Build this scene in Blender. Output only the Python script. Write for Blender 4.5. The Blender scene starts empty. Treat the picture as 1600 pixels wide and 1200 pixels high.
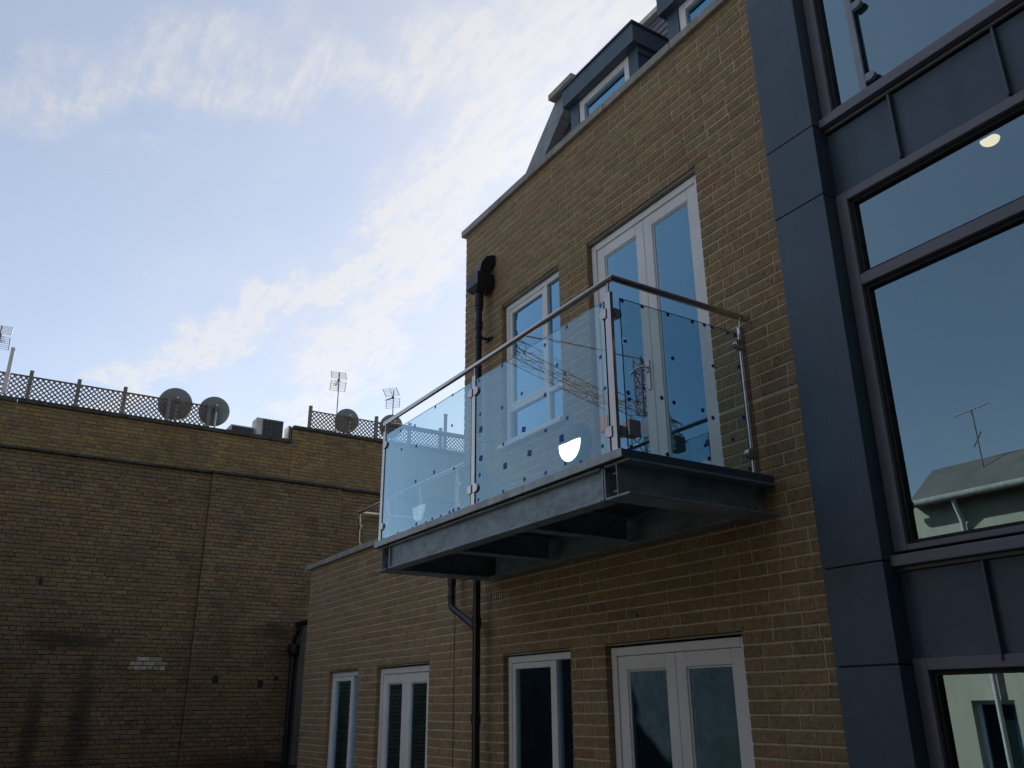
import bpy, bmesh, math, random
from mathutils import Vector, Matrix
random.seed(7)
SC = bpy.context.scene
COL = SC.collection

# ------------------------------------------------------------------ camera
yaw, pitch, roll = 1.00669, 0.36177, -0.008145
cy, sy, cp, sp = math.cos(yaw), math.sin(yaw), math.cos(pitch), math.sin(pitch)
FWD = Vector((-sy*cp, cy*cp, sp)); RT = Vector((cy, sy, 0)); UP = RT.cross(FWD)
c_, s_ = math.cos(roll), math.sin(roll)
RT, UP = c_*RT + s_*UP, -s_*RT + c_*UP
cam = bpy.data.cameras.new('camera'); camo = bpy.data.objects.new('camera', cam); COL.objects.link(camo)
M = Matrix((RT, UP, -FWD)).transposed().to_4x4(); camo.matrix_world = M
cam.sensor_fit = 'HORIZONTAL'; cam.sensor_width = 36; cam.lens = 36*1321.8/1600
cam.clip_start = 0.05; cam.clip_end = 6000
SC.camera = camo

# ------------------------------------------------------------------ sky, sun, exposure
SUN = Vector((-0.60, 0.545, 0.585)).normalized()
EL = math.asin(SUN.z); ROT = math.atan2(SUN.x, SUN.y)
SKY_STRENGTH = 0.10
W = bpy.data.worlds.new('World'); SC.world = W; W.use_nodes = True
nt = W.node_tree; nt.nodes.clear()
def nd(t, **k):
    n = nt.nodes.new(t)
    for a, b in k.items(): setattr(n, a, b)
    return n
def lk(a, b): nt.links.new(a, b)
def mth(op, a, b=None, c=None):
    n = nt.nodes.new('ShaderNodeMath'); n.operation = op
    for i, v in enumerate((a, b, c)):
        if v is None: continue
        if isinstance(v, (int, float)): n.inputs[i].default_value = v
        else: lk(v, n.inputs[i])
    return n.outputs[0]
out = nd('ShaderNodeOutputWorld'); bg = nd('ShaderNodeBackground'); bg.inputs['Strength'].default_value = SKY_STRENGTH
sky = nd('ShaderNodeTexSky', sky_type='NISHITA'); sky.sun_disc = False
sky.sun_elevation = EL; sky.sun_rotation = ROT; sky.altitude = 30
sky.air_density = 1.0; sky.dust_density = 0.15; sky.ozone_density = 1.4
tc = nd('ShaderNodeTexCoord'); sx = nd('ShaderNodeSeparateXYZ'); lk(tc.outputs['Generated'], sx.inputs[0])
zz = mth('MAXIMUM', sx.outputs[2], 0.06)
px = mth('DIVIDE', sx.outputs[0], zz); py = mth('DIVIDE', sx.outputs[1], zz)
cv = nd('ShaderNodeCombineXYZ'); lk(px, cv.inputs[0]); lk(py, cv.inputs[1])
def noise(vec, scale, detail, rough=0.55, dist=0.0):
    n = nd('ShaderNodeTexNoise'); n.inputs['Scale'].default_value = scale; n.inputs['Detail'].default_value = detail
    n.inputs['Roughness'].default_value = rough; n.inputs['Distortion'].default_value = dist
    lk(vec, n.inputs['Vector']); return n
def mapped(vec, loc, rz, sc):
    m = nd('ShaderNodeMapping'); m.inputs['Location'].default_value = loc; m.inputs['Rotation'].default_value = (0, 0, rz)
    m.inputs['Scale'].default_value = sc; lk(vec, m.inputs['Vector']); return m.outputs[0]
def ramp(v, a, b):
    r = nd('ShaderNodeMapRange', interpolation_type='SMOOTHSTEP'); r.inputs[1].default_value = a; r.inputs[2].default_value = b
    lk(v, r.inputs[0]); return r.outputs[0]
# cirrus bands drifting over the whole sky (plane of the cloud layer), broken up by fibres
wob = noise(cv.outputs[0], 2.2, 4, 0.6).outputs['Fac']
wob2 = noise(cv.outputs[0], 9.0, 3, 0.6).outputs['Fac']
def band(ax, ay, bx, by, width, soft):
    dx, dy = bx-ax, by-ay; L = math.hypot(dx, dy); nx, ny = -dy/L, dx/L
    d = mth('ADD', mth('MULTIPLY', px, nx), mth('MULTIPLY', py, ny))
    d = mth('SUBTRACT', d, ax*nx + ay*ny)
    d = mth('ADD', d, mth('MULTIPLY', mth('SUBTRACT', wob, 0.5), 0.55))
    d = mth('ADD', d, mth('MULTIPLY', mth('SUBTRACT', wob2, 0.5), 0.16))
    return mth('SUBTRACT', 1.0, ramp(mth('ABSOLUTE', d), width*soft, width))
b1 = band(-1.50, -0.10, -0.88, 0.60, 0.12, 0.05)
b2 = band(-2.80, 0.36, -1.85, 0.60, 0.10, 0.1)
b3 = band(-2.55, 0.90, -1.10, 0.66, 0.17, 0.05)
fib = noise(mapped(cv.outputs[0], (3.1, 1.7, 0), math.radians(62), (2.0, 9.0, 1)), 3.4, 6, 0.6, 0.35).outputs['Fac']
fib = ramp(fib, 0.30, 0.72)
puff = ramp(noise(mapped(cv.outputs[0], (0.4, 2.2, 0), 0.5, (1, 1.5, 1)), 30.0, 4, 0.6).outputs['Fac'], 0.33, 0.7)
tex = mth('ADD', mth('MULTIPLY', fib, 0.68), mth('MULTIPLY', puff, 0.32))
tex = mth('ADD', mth('MULTIPLY', tex, 0.85), 0.15)
bands = mth('MAXIMUM', mth('MULTIPLY', b1, 0.7), mth('MAXIMUM', b2, b3))
veil = ramp(noise(mapped(cv.outputs[0], (2.7, 4.1, 0), 0.9, (0.5, 0.9, 1)), 1.1, 5, 0.55).outputs['Fac'], 0.33, 0.75)
mask = mth('ADD', mth('MULTIPLY', bands, mth('MULTIPLY', tex, 0.72)), mth('MULTIPLY', veil, mth('ADD', mth('MULTIPLY', tex, 0.12), 0.22)))
mask = mth('MINIMUM', mth('ADD', mask, 0.43), 0.95)
# thin ice cloud scatters the light round it: brighter than the clear sky, and white
bw = nd('ShaderNodeRGBToBW'); lk(sky.outputs[0], bw.inputs[0])
dt = nd('ShaderNodeVectorMath', operation='DOT_PRODUCT'); lk(tc.outputs['Generated'], dt.inputs[0]); dt.inputs[1].default_value = SUN
ph = mth('POWER', mth('MULTIPLY', mth('ADD', dt.outputs['Value'], 1.0), 0.5), 2.5)      # ice cloud scatters forward
mask = mth('MULTIPLY', mask, mth('ADD', mth('MULTIPLY', ph, 0.45), 0.55))
cl = mth('ADD', mth('MULTIPLY', bw.outputs[0], 0.55), mth('MULTIPLY', mth('ADD', mth('MULTIPLY', ph, 0.30), 0.60), 3.7))
cc = nd('ShaderNodeCombineXYZ'); lk(cl, cc.inputs[0]); lk(mth('MULTIPLY', cl, 1.0), cc.inputs[1]); lk(mth('MULTIPLY', cl, 1.03), cc.inputs[2])
mx = nd('ShaderNodeMix', data_type='RGBA'); lk(mask, mx.inputs['Factor']); lk(sky.outputs[0], mx.inputs['A']); lk(cc.outputs[0], mx.inputs['B'])
lk(mx.outputs['Result'], bg.inputs['Color']); lk(bg.outputs[0], out.inputs['Surface'])

sl = bpy.data.lights.new('sun', 'SUN'); sl.energy = 4.5; sl.angle = math.radians(0.6); sl.color = (1.0, 0.93, 0.84)
so = bpy.data.objects.new('sun', sl); COL.objects.link(so); so.rotation_euler = (-SUN).to_track_quat('-Z', 'Y').to_euler()
so.location = SUN*60
vs = SC.view_settings; vs.view_transform = 'Standard'; vs.look = 'None'; vs.exposure = 0.68; vs.gamma = 1.0; vs.use_curve_mapping = False
SC.render.engine = 'CYCLES'; SC.cycles.use_denoising = True
SC.cycles.max_bounces = 6; SC.cycles.diffuse_bounces = 3; SC.cycles.transparent_max_bounces = 16; SC.cycles.glossy_bounces = 4
W.cycles.sampling_method = 'MANUAL'; W.cycles.sample_map_resolution = 512

# ------------------------------------------------------------------ materials
MATS = {}
class NT:
    def __init__(s, name):
        s.m = bpy.data.materials.new(name); s.m.use_nodes = True; s.t = s.m.node_tree
        s.b = s.t.nodes['Principled BSDF']; s.o = s.t.nodes['Material Output']; MATS[name] = s.m
    def n(s, t, **k):
        n = s.t.nodes.new(t)
        for a, b in k.items(): setattr(n, a, b)
        return n
    def l(s, a, b): s.t.links.new(a, b)
    def math(s, op, a, b=None):
        n = s.n('ShaderNodeMath', operation=op)
        for i, v in enumerate((a, b)):
            if v is None: continue
            if isinstance(v, (int, float)): n.inputs[i].default_value = v
            else: s.l(v, n.inputs[i])
        return n.outputs[0]
    def pos(s): return s.n('ShaderNodeNewGeometry').outputs['Position']
    def noise(s, vec, scale, detail=3, rough=0.55):
        n = s.n('ShaderNodeTexNoise'); n.inputs['Scale'].default_value = scale; n.inputs['Detail'].default_value = detail
        n.inputs['Roughness'].default_value = rough; s.l(vec, n.inputs['Vector']); return n.outputs['Fac']
    def map(s, vec, sc, loc=(0, 0, 0)):
        m = s.n('ShaderNodeMapping'); m.inputs['Scale'].default_value = sc; m.inputs['Location'].default_value = loc; s.l(vec, m.inputs['Vector']); return m.outputs[0]
    def rng(s, v, a, b, c, d):
        r = s.n('ShaderNodeMapRange'); s.l(v, r.inputs[0])
        for i, q in enumerate((a, b, c, d)): r.inputs[i+1].default_value = q
        return r.outputs[0]
    def mul(s, col, fac):
        m = s.n('ShaderNodeVectorMath', operation='SCALE')
        if isinstance(col, tuple): m.inputs[0].default_value = col
        else: s.l(col, m.inputs[0])
        if isinstance(fac, float): m.inputs['Scale'].default_value = fac
        else: s.l(fac, m.inputs['Scale'])
        return m.outputs[0]
    def mix(s, f, a, b):
        m = s.n('ShaderNodeMix', data_type='RGBA')
        if isinstance(f, float): m.inputs['Factor'].default_value = f
        else: s.l(f, m.inputs['Factor'])
        for k, v in (('A', a), ('B', b)):
            if isinstance(v, tuple): m.inputs[k].default_value = v + (1,)
            else: s.l(v, m.inputs[k])
        return m.outputs['Result']
    def bump(s, h, strength, dist):
        b = s.n('ShaderNodeBump'); b.inputs['Strength'].default_value = strength; b.inputs['Distance'].default_value = dist
        s.l(h, b.inputs['Height']); s.l(b.outputs[0], s.b.inputs['Normal'])
def plain(name, col, rough=0.5, metal=0.0, var=0.12, scale=6.0, bump=0.0, bscale=80.0, streak=0.0, spec=0.5):
    s = NT(name); p = s.pos()
    v = s.rng(s.noise(p, scale, 5, 0.6), 0.3, 0.7, 1-var, 1+var)
    c = s.mul(col, v)
    if streak:
        st = s.rng(s.noise(s.map(p, (9, 9, 0.7)), 1.6, 4, 0.6), 0.42, 0.75, 0.0, streak)
        c = s.mix(st, c, tuple(0.45*q for q in col))
    s.l(c, s.b.inputs['Base Color']); s.b.inputs['Roughness'].default_value = rough; s.b.inputs['Metallic'].default_value = metal
    s.b.inputs['Specular IOR Level'].default_value = spec
    r = s.rng(s.noise(p, scale*3, 3), 0.3, 0.7, rough*0.85, min(1, rough*1.15)); s.l(r, s.b.inputs['Roughness'])
    if bump: s.bump(s.noise(p, bscale, 4, 0.6), bump, 0.004)
    return s.m
def brickmat(name, soot=0.0, stains=False):
    s = NT(name); p = s.pos()
    a = s.n('ShaderNodeAttribute', attribute_name='tint'); c = a.outputs['Color']
    c = s.mul(c, s.rng(s.noise(p, 34, 5, 0.65), 0.28, 0.72, 0.72, 1.28))
    c = s.mul(c, s.rng(s.noise(s.map(p, (70, 70, 14)), 1.0, 3, 0.6), 0.3, 0.7, 0.80, 1.18))
    sp1 = s.rng(s.noise(p, 150, 2, 0.5), 0.60, 0.68, 0.0, 0.65)
    c = s.mix(sp1, c, (0.03, 0.024, 0.018))
    sp2 = s.rng(s.noise(p, 90, 2, 0.5), 0.66, 0.72, 0.0, 0.35)
    c = s.mix(sp2, c, (0.42, 0.37, 0.28))
    sp3 = s.rng(s.noise(p, 24, 1, 0.4), 0.755, 0.775, 0.0, 0.9)
    c = s.mix(sp3, c, (0.02, 0.017, 0.014))
    big = s.rng(s.noise(p, 0.9, 4, 0.6), 0.38, 0.75, 0.0, 0.12 + soot)
    c = s.mix(big, c, (0.05, 0.042, 0.033))
    if stains:      # soot and damp marks on the old wall
        st = s.rng(s.noise(s.map(p, (1, 1.2, 0.8), (0, 3.3, 0)), 1.1, 5, 0.65), 0.55, 0.78, 0.0, 0.55)
        wp = s.n('ShaderNodeSeparateXYZ'); s.l(p, wp.inputs[0]); nz = s.noise(p, 3.5, 5, 0.7)
        for cy_, cz_, ry, rz_ in ((1.98, -0.35, 0.15, 0.95), (1.28, -0.45, 0.12, 0.75), (1.55, 1.08, 0.55, 0.13), (4.6, -1.05, 0.9, 0.22), (5.2, 1.35, 0.35, 0.14)):
            dy = s.math('DIVIDE', s.math('SUBTRACT', wp.outputs[1], cy_), ry); dz = s.math('DIVIDE', s.math('SUBTRACT', wp.outputs[2], cz_), rz_)
            d2 = s.math('ADD', s.math('MULTIPLY', dy, dy), s.math('MULTIPLY', dz, dz))
            d2 = s.math('ADD', d2, s.math('MULTIPLY', s.math('SUBTRACT', nz, 0.5), 2.6))
            st = s.math('MAXIMUM', st, s.rng(d2, -0.3, 2.2, 0.75, 0.0))
        c = s.mix(st, c, (0.018, 0.017, 0.015))
    s.l(c, s.b.inputs['Base Color']); s.b.inputs['Roughness'].default_value = 0.93; s.b.inputs['Specular IOR Level'].default_value = 0.2
    s.bump(s.noise(p, 120, 5, 0.7), 0.55, 0.004)
    return s.m
brickmat('brick_new'); brickmat('brick_old', 0.20, True)
plain('mortar_new', (0.52, 0.47, 0.36), 0.95, var=0.2, scale=14, bump=0.6, bscale=160, spec=0.2)
plain('mortar_old', (0.072, 0.062, 0.048), 0.95, var=0.4, scale=3, bump=0.6, bscale=120, spec=0.2)
plain('mortar_band', (0.13, 0.105, 0.065), 0.95, var=0.3, scale=5, bump=0.5, bscale=120, spec=0.2)
plain('white_upvc', (0.82, 0.84, 0.87), 0.38, var=0.06, scale=3)
plain('zinc', (0.062, 0.102, 0.152), 0.45, 0.0, var=0.16, scale=2.3, streak=0.22, bump=0.9, bscale=2.5)
plain('zinc_seam', (0.076, 0.112, 0.148), 0.42, var=0.1)
plain('frame_grey', (0.175, 0.182, 0.230), 0.42, var=0.08)
plain('gasket', (0.006, 0.006, 0.007), 0.6)
plain('lead', (0.19, 0.215, 0.225), 0.55, 0.15, var=0.18, scale=3, streak=0.3)
plain('coping', (0.36, 0.355, 0.33), 0.85, var=0.25, scale=5, bump=0.4, bscale=90, streak=0.35)
plain('dark_coping', (0.052, 0.050, 0.044), 0.9, var=0.5, scale=6, bump=0.6, bscale=60)
plain('stainless', (0.52, 0.49, 0.47), 0.16, 1.0, var=0.06, scale=20)
plain('black_plastic', (0.012, 0.014, 0.022), 0.30, var=0.1)
plain('blue_tape', (0.014, 0.075, 0.42), 0.55, var=0.1)
plain('guard_grey', (0.30, 0.34, 0.42), 0.4)
plain('paper', (0.62, 0.62, 0.72), 0.8, var=0.05)
plain('timber_grey', (0.19, 0.18, 0.165), 0.85, var=0.3, scale=9, bump=0.4)
plain('trellis_wood', (0.17, 0.14, 0.12), 0.85, var=0.3, scale=9)
plain('dish_grey', (0.17, 0.20, 0.20), 0.6, var=0.12, scale=8)
plain('aerial_metal', (0.16, 0.13, 0.12), 0.5, 0.5, var=0.3, scale=20)
plain('ac_white', (0.55, 0.55, 0.53), 0.6, var=0.15)
plain('ac_grille', (0.03, 0.035, 0.045), 0.6)
plain('pole_white', (0.62, 0.62, 0.62), 0.5)
plain('render_grey', (0.16, 0.155, 0.14), 0.9, var=0.25, scale=1.5, streak=0.5, bump=0.3)
plain('cream_render', (0.48, 0.45, 0.36), 0.9, var=0.1, scale=1.2, streak=0.2)
plain('slate', (0.10, 0.095, 0.115), 0.6, var=0.25, scale=7, bump=0.3)
plain('roof_slate', (0.13, 0.12, 0.115), 0.8, var=0.2, scale=2)
plain('dark_brick_plain', (0.042, 0.039, 0.038), 0.9, var=0.35, scale=3)
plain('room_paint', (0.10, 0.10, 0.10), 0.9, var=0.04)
plain('room_floor', (0.10, 0.085, 0.07), 0.6)
plain('curtain', (0.42, 0.47, 0.48), 0.9, var=0.05)
plain('crane_orange', (0.58, 0.24, 0.09), 0.5)
plain('crane_red', (0.30, 0.07, 0.06), 0.5)
plain('lamp_shell', (0.035, 0.065, 0.10), 0.5)
plain('paving', (0.050, 0.049, 0.047), 0.9, var=0.25, scale=1.2, bump=0.4)
def galv():
    s = NT('galvanised'); p = s.pos()
    v = s.n('ShaderNodeTexVoronoi'); v.inputs['Scale'].default_value = 70; s.l(p, v.inputs['Vector'])
    bwn = s.n('ShaderNodeRGBToBW'); s.l(v.outputs['Color'], bwn.inputs[0])
    f = s.math('MULTIPLY', s.rng(bwn.outputs[0], 0, 1, 0.86, 1.12), s.rng(s.noise(s.map(p, (1, 1, 2.2)), 5, 6, 0.7), 0.3, 0.7, 0.6, 1.3))
    c = s.mul((0.30, 0.385, 0.44), f)
    st = s.rng(s.noise(s.map(p, (14, 14, 1.2)), 1.3, 4, 0.6), 0.5, 0.75, 0, 0.5)
    c = s.mix(st, c, (0.33, 0.37, 0.40))
    s.l(c, s.b.inputs['Base Color']); s.b.inputs['Metallic'].default_value = 0.35
    s.l(s.rng(s.noise(p, 22, 3), 0.3, 0.7, 0.42, 0.62), s.b.inputs['Roughness'])
galv()
def glass(name, tint, k, refl=(1, 1, 1), ior=1.5, rough=0.0):
    s = NT(name); s.t.nodes.remove(s.b)
    tr = s.n('ShaderNodeBsdfTransparent'); tr.inputs[0].default_value = tint + (1,)
    gl = s.n('ShaderNodeBsdfGlossy'); gl.inputs['Roughness'].default_value = rough; gl.inputs[0].default_value = refl + (1,)
    fr = s.n('ShaderNodeFresnel'); fr.inputs[0].default_value = ior
    bp = s.n('ShaderNodeBump'); bp.inputs['Strength'].default_value = 0.018; bp.inputs['Distance'].default_value = 0.01; s.l(s.noise(s.pos(), 1.7, 1, 0.4), bp.inputs['Height']); s.l(bp.outputs[0], gl.inputs['Normal'])
    g = s.n('ShaderNodeNewGeometry')
    f = s.math('MULTIPLY', fr.outputs[0], k); f = s.math('MINIMUM', f, 1.0)
    f = s.math('MULTIPLY', f, s.math('SUBTRACT', 1.0, g.outputs['Backfacing']))   # the outer skin of the pane carries the reflection of both faces
    m = s.n('ShaderNodeMixShader'); s.l(f, m.inputs[0]); s.l(tr.outputs[0], m.inputs[1]); s.l(gl.outputs[0], m.inputs[2])
    s.l(m.outputs[0], s.o.inputs['Surface'])
glass('window_glass', (0.50, 0.60, 0.62), 6.5, (0.38, 0.73, 1.0))
glass('bay_glass', (0.45, 0.50, 0.52), 7.0, (0.62, 0.88, 1.0))
glass('balcony_glass', (0.86, 0.93, 0.94), 3.4, (0.58, 0.85, 1.0))
plain('fascia_steel', (0.43, 0.49, 0.52), 0.5, 0.2, var=0.3, scale=9)
glass('clear_glass', (0.86, 0.92, 0.92), 1.4)
plain('glass_edge', (0.012, 0.035, 0.040), 0.2)
def emit(name, col, st):
    s = NT(name); s.b.inputs['Base Color'].default_value = (0.8, 0.8, 0.8, 1)
    s.b.inputs['Emission Color'].default_value = col + (1,); s.b.inputs['Emission Strength'].default_value = st
emit('lamp_glow', (1.0, 0.92, 0.74), 1.7); emit('ceiling_glow', (1.0, 0.74, 0.42), 3.2)

# ------------------------------------------------------------------ mesh helpers
class G:
    def __init__(s): s.v = []; s.f = []
    def add(s, vs, fs):
        o = len(s.v); s.v += [tuple(p) for p in vs]; s.f += [tuple(i+o for i in q) for q in fs]; return s
    def box(s, x0, x1, y0, y1, z0, z1):
        x0, x1 = sorted((x0, x1)); y0, y1 = sorted((y0, y1)); z0, z1 = sorted((z0, z1))
        return s.add([(x0,y0,z0),(x1,y0,z0),(x1,y1,z0),(x0,y1,z0),(x0,y0,z1),(x1,y0,z1),(x1,y1,z1),(x0,y1,z1)],
                     [(3,2,1,0),(4,5,6,7),(0,1,5,4),(1,2,6,5),(2,3,7,6),(3,0,4,7)])
    def tube(s, pts, r, n=10, cap=True):
        pts = [Vector(p) for p in pts]; rings = []
        for i, p in enumerate(pts):
            if i == 0: t = (pts[1]-p).normalized()
            elif i == len(pts)-1: t = (p-pts[i-1]).normalized()
            else: t = ((p-pts[i-1]).normalized() + (pts[i+1]-p).normalized()).normalized()
            a = t.cross(Vector((0.31, 0.17, 0.93)))
            if a.length < 0.2: a = t.cross(Vector((1, 0, 0.1)))
            if rings:
                a = prev - t*prev.dot(t)
            a.normalize(); prev = a; b = t.cross(a); k = 1.0
            if 0 < i < len(pts)-1:
                k = 1/max(0.35, math.cos(((p-pts[i-1]).angle(pts[i+1]-p))/2))
            rr = r[i] if isinstance(r, (list, tuple)) else r
            rings.append([p + a*rr*math.cos(2*math.pi*j/n) + b*rr*math.sin(2*math.pi*j/n) for j in range(n)])
        vs = [q for ring in rings for q in ring]; fs = []
        for i in range(len(rings)-1):
            for j in range(n): fs.append((i*n+j, i*n+(j+1) % n, (i+1)*n+(j+1) % n, (i+1)*n+j))
        if cap: fs.append(tuple(range(n-1, -1, -1))); fs.append(tuple((len(rings)-1)*n+j for j in range(n)))
        return s.add(vs, fs)
    def prism(s, poly, axis, a, b):     # poly in the two other axes (cyclic order), extruded along axis
        def P(u, v, w): return {'x': (w, u, v), 'y': (u, w, v), 'z': (u, v, w)}[axis]
        n = len(poly); vs = [P(u, v, a) for u, v in poly] + [P(u, v, b) for u, v in poly]
        fs = [tuple(range(n)), tuple(range(2*n-1, n-1, -1))] + [(i, (i+1) % n, n+(i+1) % n, n+i) for i in range(n)]
        return s.add(vs, fs)
    def lathe(s, prof, n, mat=None):    # prof: (r, h) along local z
        vs = []; fs = []; m = mat or Matrix()
        for r, h in prof:
            for j in range(n): vs.append(m @ Vector((r*math.cos(2*math.pi*j/n), r*math.sin(2*math.pi*j/n), h)))
        for i in range(len(prof)-1):
            for j in range(n): fs.append((i*n+j, i*n+(j+1) % n, (i+1)*n+(j+1) % n, (i+1)*n+j))
        return s.add(vs, fs)
WO = {}
def finish(o, parent, origin):
    COL.objects.link(o)
    if parent is not None: o.parent = parent; o.location = origin - WO[parent.name]
    else: o.location = origin
    WO[o.name] = origin.copy()
def obj(name, g, mat, parent=None, bevel=0.0, smooth=False, fix=True, seg=2):
    xs = [p[0] for p in g.v]; ys = [p[1] for p in g.v]; zs = [p[2] for p in g.v]
    org = Vector(((min(xs)+max(xs))/2, (min(ys)+max(ys))/2, min(zs)))
    me = bpy.data.meshes.new(name); me.from_pydata([tuple(Vector(p)-org) for p in g.v], [], g.f)
    if fix:
        bm = bmesh.new(); bm.from_mesh(me); bmesh.ops.recalc_face_normals(bm, faces=bm.faces); bm.to_mesh(me); bm.free()
    me.materials.append(MATS[mat])
    if smooth:
        for p in me.polygons: p.use_smooth = True
        try: me.set_sharp_from_angle(angle=math.radians(38))
        except Exception: pass
    o = bpy.data.objects.new(name, me)
    if bevel:
        b = o.modifiers.new('bevel', 'BEVEL'); b.width = bevel; b.segments = seg; b.limit_method = 'ANGLE'; b.angle_limit = math.radians(40)
    finish(o, parent, org); return o
def tag(o, label=None, cat=None, group=None, kind=None):
    if label: o['label'] = label
    if cat: o['category'] = cat
    if group: o['group'] = group
    if kind: o['kind'] = kind
    return o
def thing(name, loc, label, cat, group=None):
    o = bpy.data.objects.new(name, None); o.empty_display_size = 0.1; finish(o, None, Vector(loc)); return tag(o, label, cat, group)
def part(name, parent, loc):
    o = bpy.data.objects.new(name, None); o.empty_display_size = 0.1; finish(o, parent, Vector(loc)); return o
def B(*a): return G().box(*a)

GZ = -1.8                     # level of the yard
D = 3.873                     # face of the new brick wall
# ------------------------------------------------------------------ ground
tag(obj('ground', B(-1500, 1500, -1500, 1500, GZ-0.5, GZ), 'paving'), kind='structure')

# ------------------------------------------------------------------ brickwork
ROW = 0.075; LEN = 0.212
def lay(u0, u1, v0, v1, base, openings, bond='stretcher', seed=1, jit=0.003):
    """list of bricks (u0,u1,v0,v1) in the plane of a wall"""
    rnd = random.Random(seed); res = []
    k = math.floor((v0-base)/ROW)
    while base + k*ROW < v1 - 0.012:
        a, b = base + k*ROW, base + k*ROW + 0.0635
        a2, b2 = max(a, v0), min(b, v1)
        if b2 - a2 > 0.015:
            hdr = bond == 'garden' and k % 4 == 0
            ln = LEN/2 if hdr else LEN
            off = (k % 2)*LEN/2 if not hdr else LEN/4
            u = math.floor(u0/LEN)*LEN - LEN + off + rnd.uniform(-0.012, 0.012)
            row = []
            while u < u1:
                l2 = ln
                if bond == 'stretcher' and rnd.random() < 0.03: l2 = LEN/2
                s0, s1 = u + rnd.uniform(-jit, jit)*0.5, u + l2 - 0.008 + rnd.uniform(-jit, jit)*0.5
                u += l2
                segs = [(max(s0, u0), min(s1, u1))]
                for (o0, o1, p0, p1) in openings:
                    if b2 <= p0 + 0.004 or a2 >= p1 - 0.004: continue
                    ns = []
                    for q0, q1 in segs:
                        if q1 <= o0 or q0 >= o1: ns.append((q0, q1)); continue
                        if q0 < o0: ns.append((q0, o0))
                        if q1 > o1: ns.append((o1, q1))
                    segs = ns
                for q0, q1 in segs:
                    if q1 - q0 > 0.022: row.append([q0, q1, a2, b2])
            for (o0, o1, p0, p1) in list(openings) + [(u1, u1, -99, 99), (u0, u0, -99, 99)]:
                if b2 <= p0 + 0.004 or a2 >= p1 - 0.004: continue
                for q in row:
                    if 0 < o0 - q[1] < 0.05: q[1] = o0
                    if 0 < q[0] - o1 < 0.05: q[0] = o1
            res += [tuple(q) for q in row]
        k += 1
    return res
def brick_verts(w, h, rnd, bev=0.003, jit=0.0015, depth=0.085):
    ju = lambda: rnd.uniform(-jit, jit)
    d0 = rnd.uniform(-jit, jit)
    C = [(-w/2+ju(), -h/2+ju()), (w/2+ju(), -h/2+ju()), (w/2+ju(), h/2+ju()), (-w/2+ju(), h/2+ju())]
    vs = []
    for (u, v) in C: vs.append((u - math.copysign(bev, u), v - math.copysign(bev, v), d0 + ju()*0.5))
    for (u, v) in C: vs.append((u, v, d0 - bev))
    for (u, v) in C: vs.append((u, v, -depth))
    return vs
BF = [(0,1,2,3)] + [(4+i, 4+(i+1) % 4, (i+1) % 4, i) for i in range(4)] + [(8+i, 8+(i+1) % 4, 4+(i+1) % 4, 4+i) for i in range(4)]
def tint_pick(rnd, pal):
    t = rnd.random(); acc = 0
    for wgt, c in pal:
        acc += wgt
        if t <= acc: break
    f = rnd.uniform(0.89, 1.11); g = rnd.uniform(-0.04, 0.04)
    return (c[0]*f*(1+g), c[1]*f, c[2]*f*(1-g), 1)
NEW = [(0.60, (0.335, 0.240, 0.138)), (0.24, (0.318, 0.234, 0.142)), (0.10, (0.350, 0.246, 0.130)), (0.045, (0.280, 0.214, 0.138)), (0.015, (0.330, 0.195, 0.125))]
OLD = [(0.50, (0.250, 0.172, 0.096)), (0.20, (0.205, 0.150, 0.094)), (0.16, (0.272, 0.182, 0.094)), (0.06, (0.190, 0.118, 0.076)), (0.08, (0.205, 0.166, 0.114))]
YEL = [(0.55, (0.300, 0.208, 0.092)), (0.25, (0.245, 0.175, 0.086)), (0.12, (0.265, 0.172, 0.088)), (0.08, (0.215, 0.165, 0.115))]
def bricks_mesh(name, items, mat, parent, seed=3, bev=0.003, jit=0.0015):
    """items: (toworld, (u0,u1,v0,v1), palette)"""
    rnd = random.Random(seed); V = []; F = []; T = []
    for tw, (a, b, c, d), pal in items:
        o = len(V); t = tint_pick(rnd, pal)
        for (u, v, n) in brick_verts(b-a, d-c, rnd, bev, jit): V.append(tw((a+b)/2+u, (c+d)/2+v, n)); T.append(t)
        F += [tuple(i+o for i in q) for q in BF]
    me = bpy.data.meshes.new(name); org = Vector(V[0]); me.from_pydata([tuple(Vector(p)-org) for p in V], [], F)
    at = me.color_attributes.new('tint', 'FLOAT_COLOR', 'POINT'); at.data.foreach_set('color', [q for t in T for q in t])
    me.materials.append(MATS[mat]); o = bpy.data.objects.new(name, me); finish(o, parent, org)
    return tag(o, kind='stuff')
def bricks_single(items, mat, parent, axes, seed=5, bev=0.003, jit=0.0015, nvar=24):
    rnd = random.Random(seed); cache = {}
    U, N = axes
    for tw, (a, b, c, d), pal in items:
        w = round((b-a)/0.004)*0.004; h = d-c
        key = (w, round(h, 3), id(pal), rnd.randrange(nvar))
        if key not in cache:
            me = bpy.data.meshes.new('brick'); t = tint_pick(rnd, pal)
            vs = [tuple(U*u + Vector((0, 0, v)) + N*n) for (u, v, n) in brick_verts(b-a, h, rnd, bev, jit)]
            me.from_pydata(vs, [], BF); at = me.color_attributes.new('tint', 'FLOAT_COLOR', 'POINT')
            at.data.foreach_set('color', [q for _ in vs for q in t]); me.materials.append(MATS[mat]); cache[key] = me
        o = bpy.data.objects.new('brick', cache[key]); finish(o, parent, Vector(tw((a+b)/2, (c+d)/2, 0)))
def pixel(p):
    v = Vector(p); z = v.dot(FWD)
    if z <= 0.1: return None
    return (v.dot(RT)/z*1321.8+800, -v.dot(UP)/z*1321.8+600)
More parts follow.
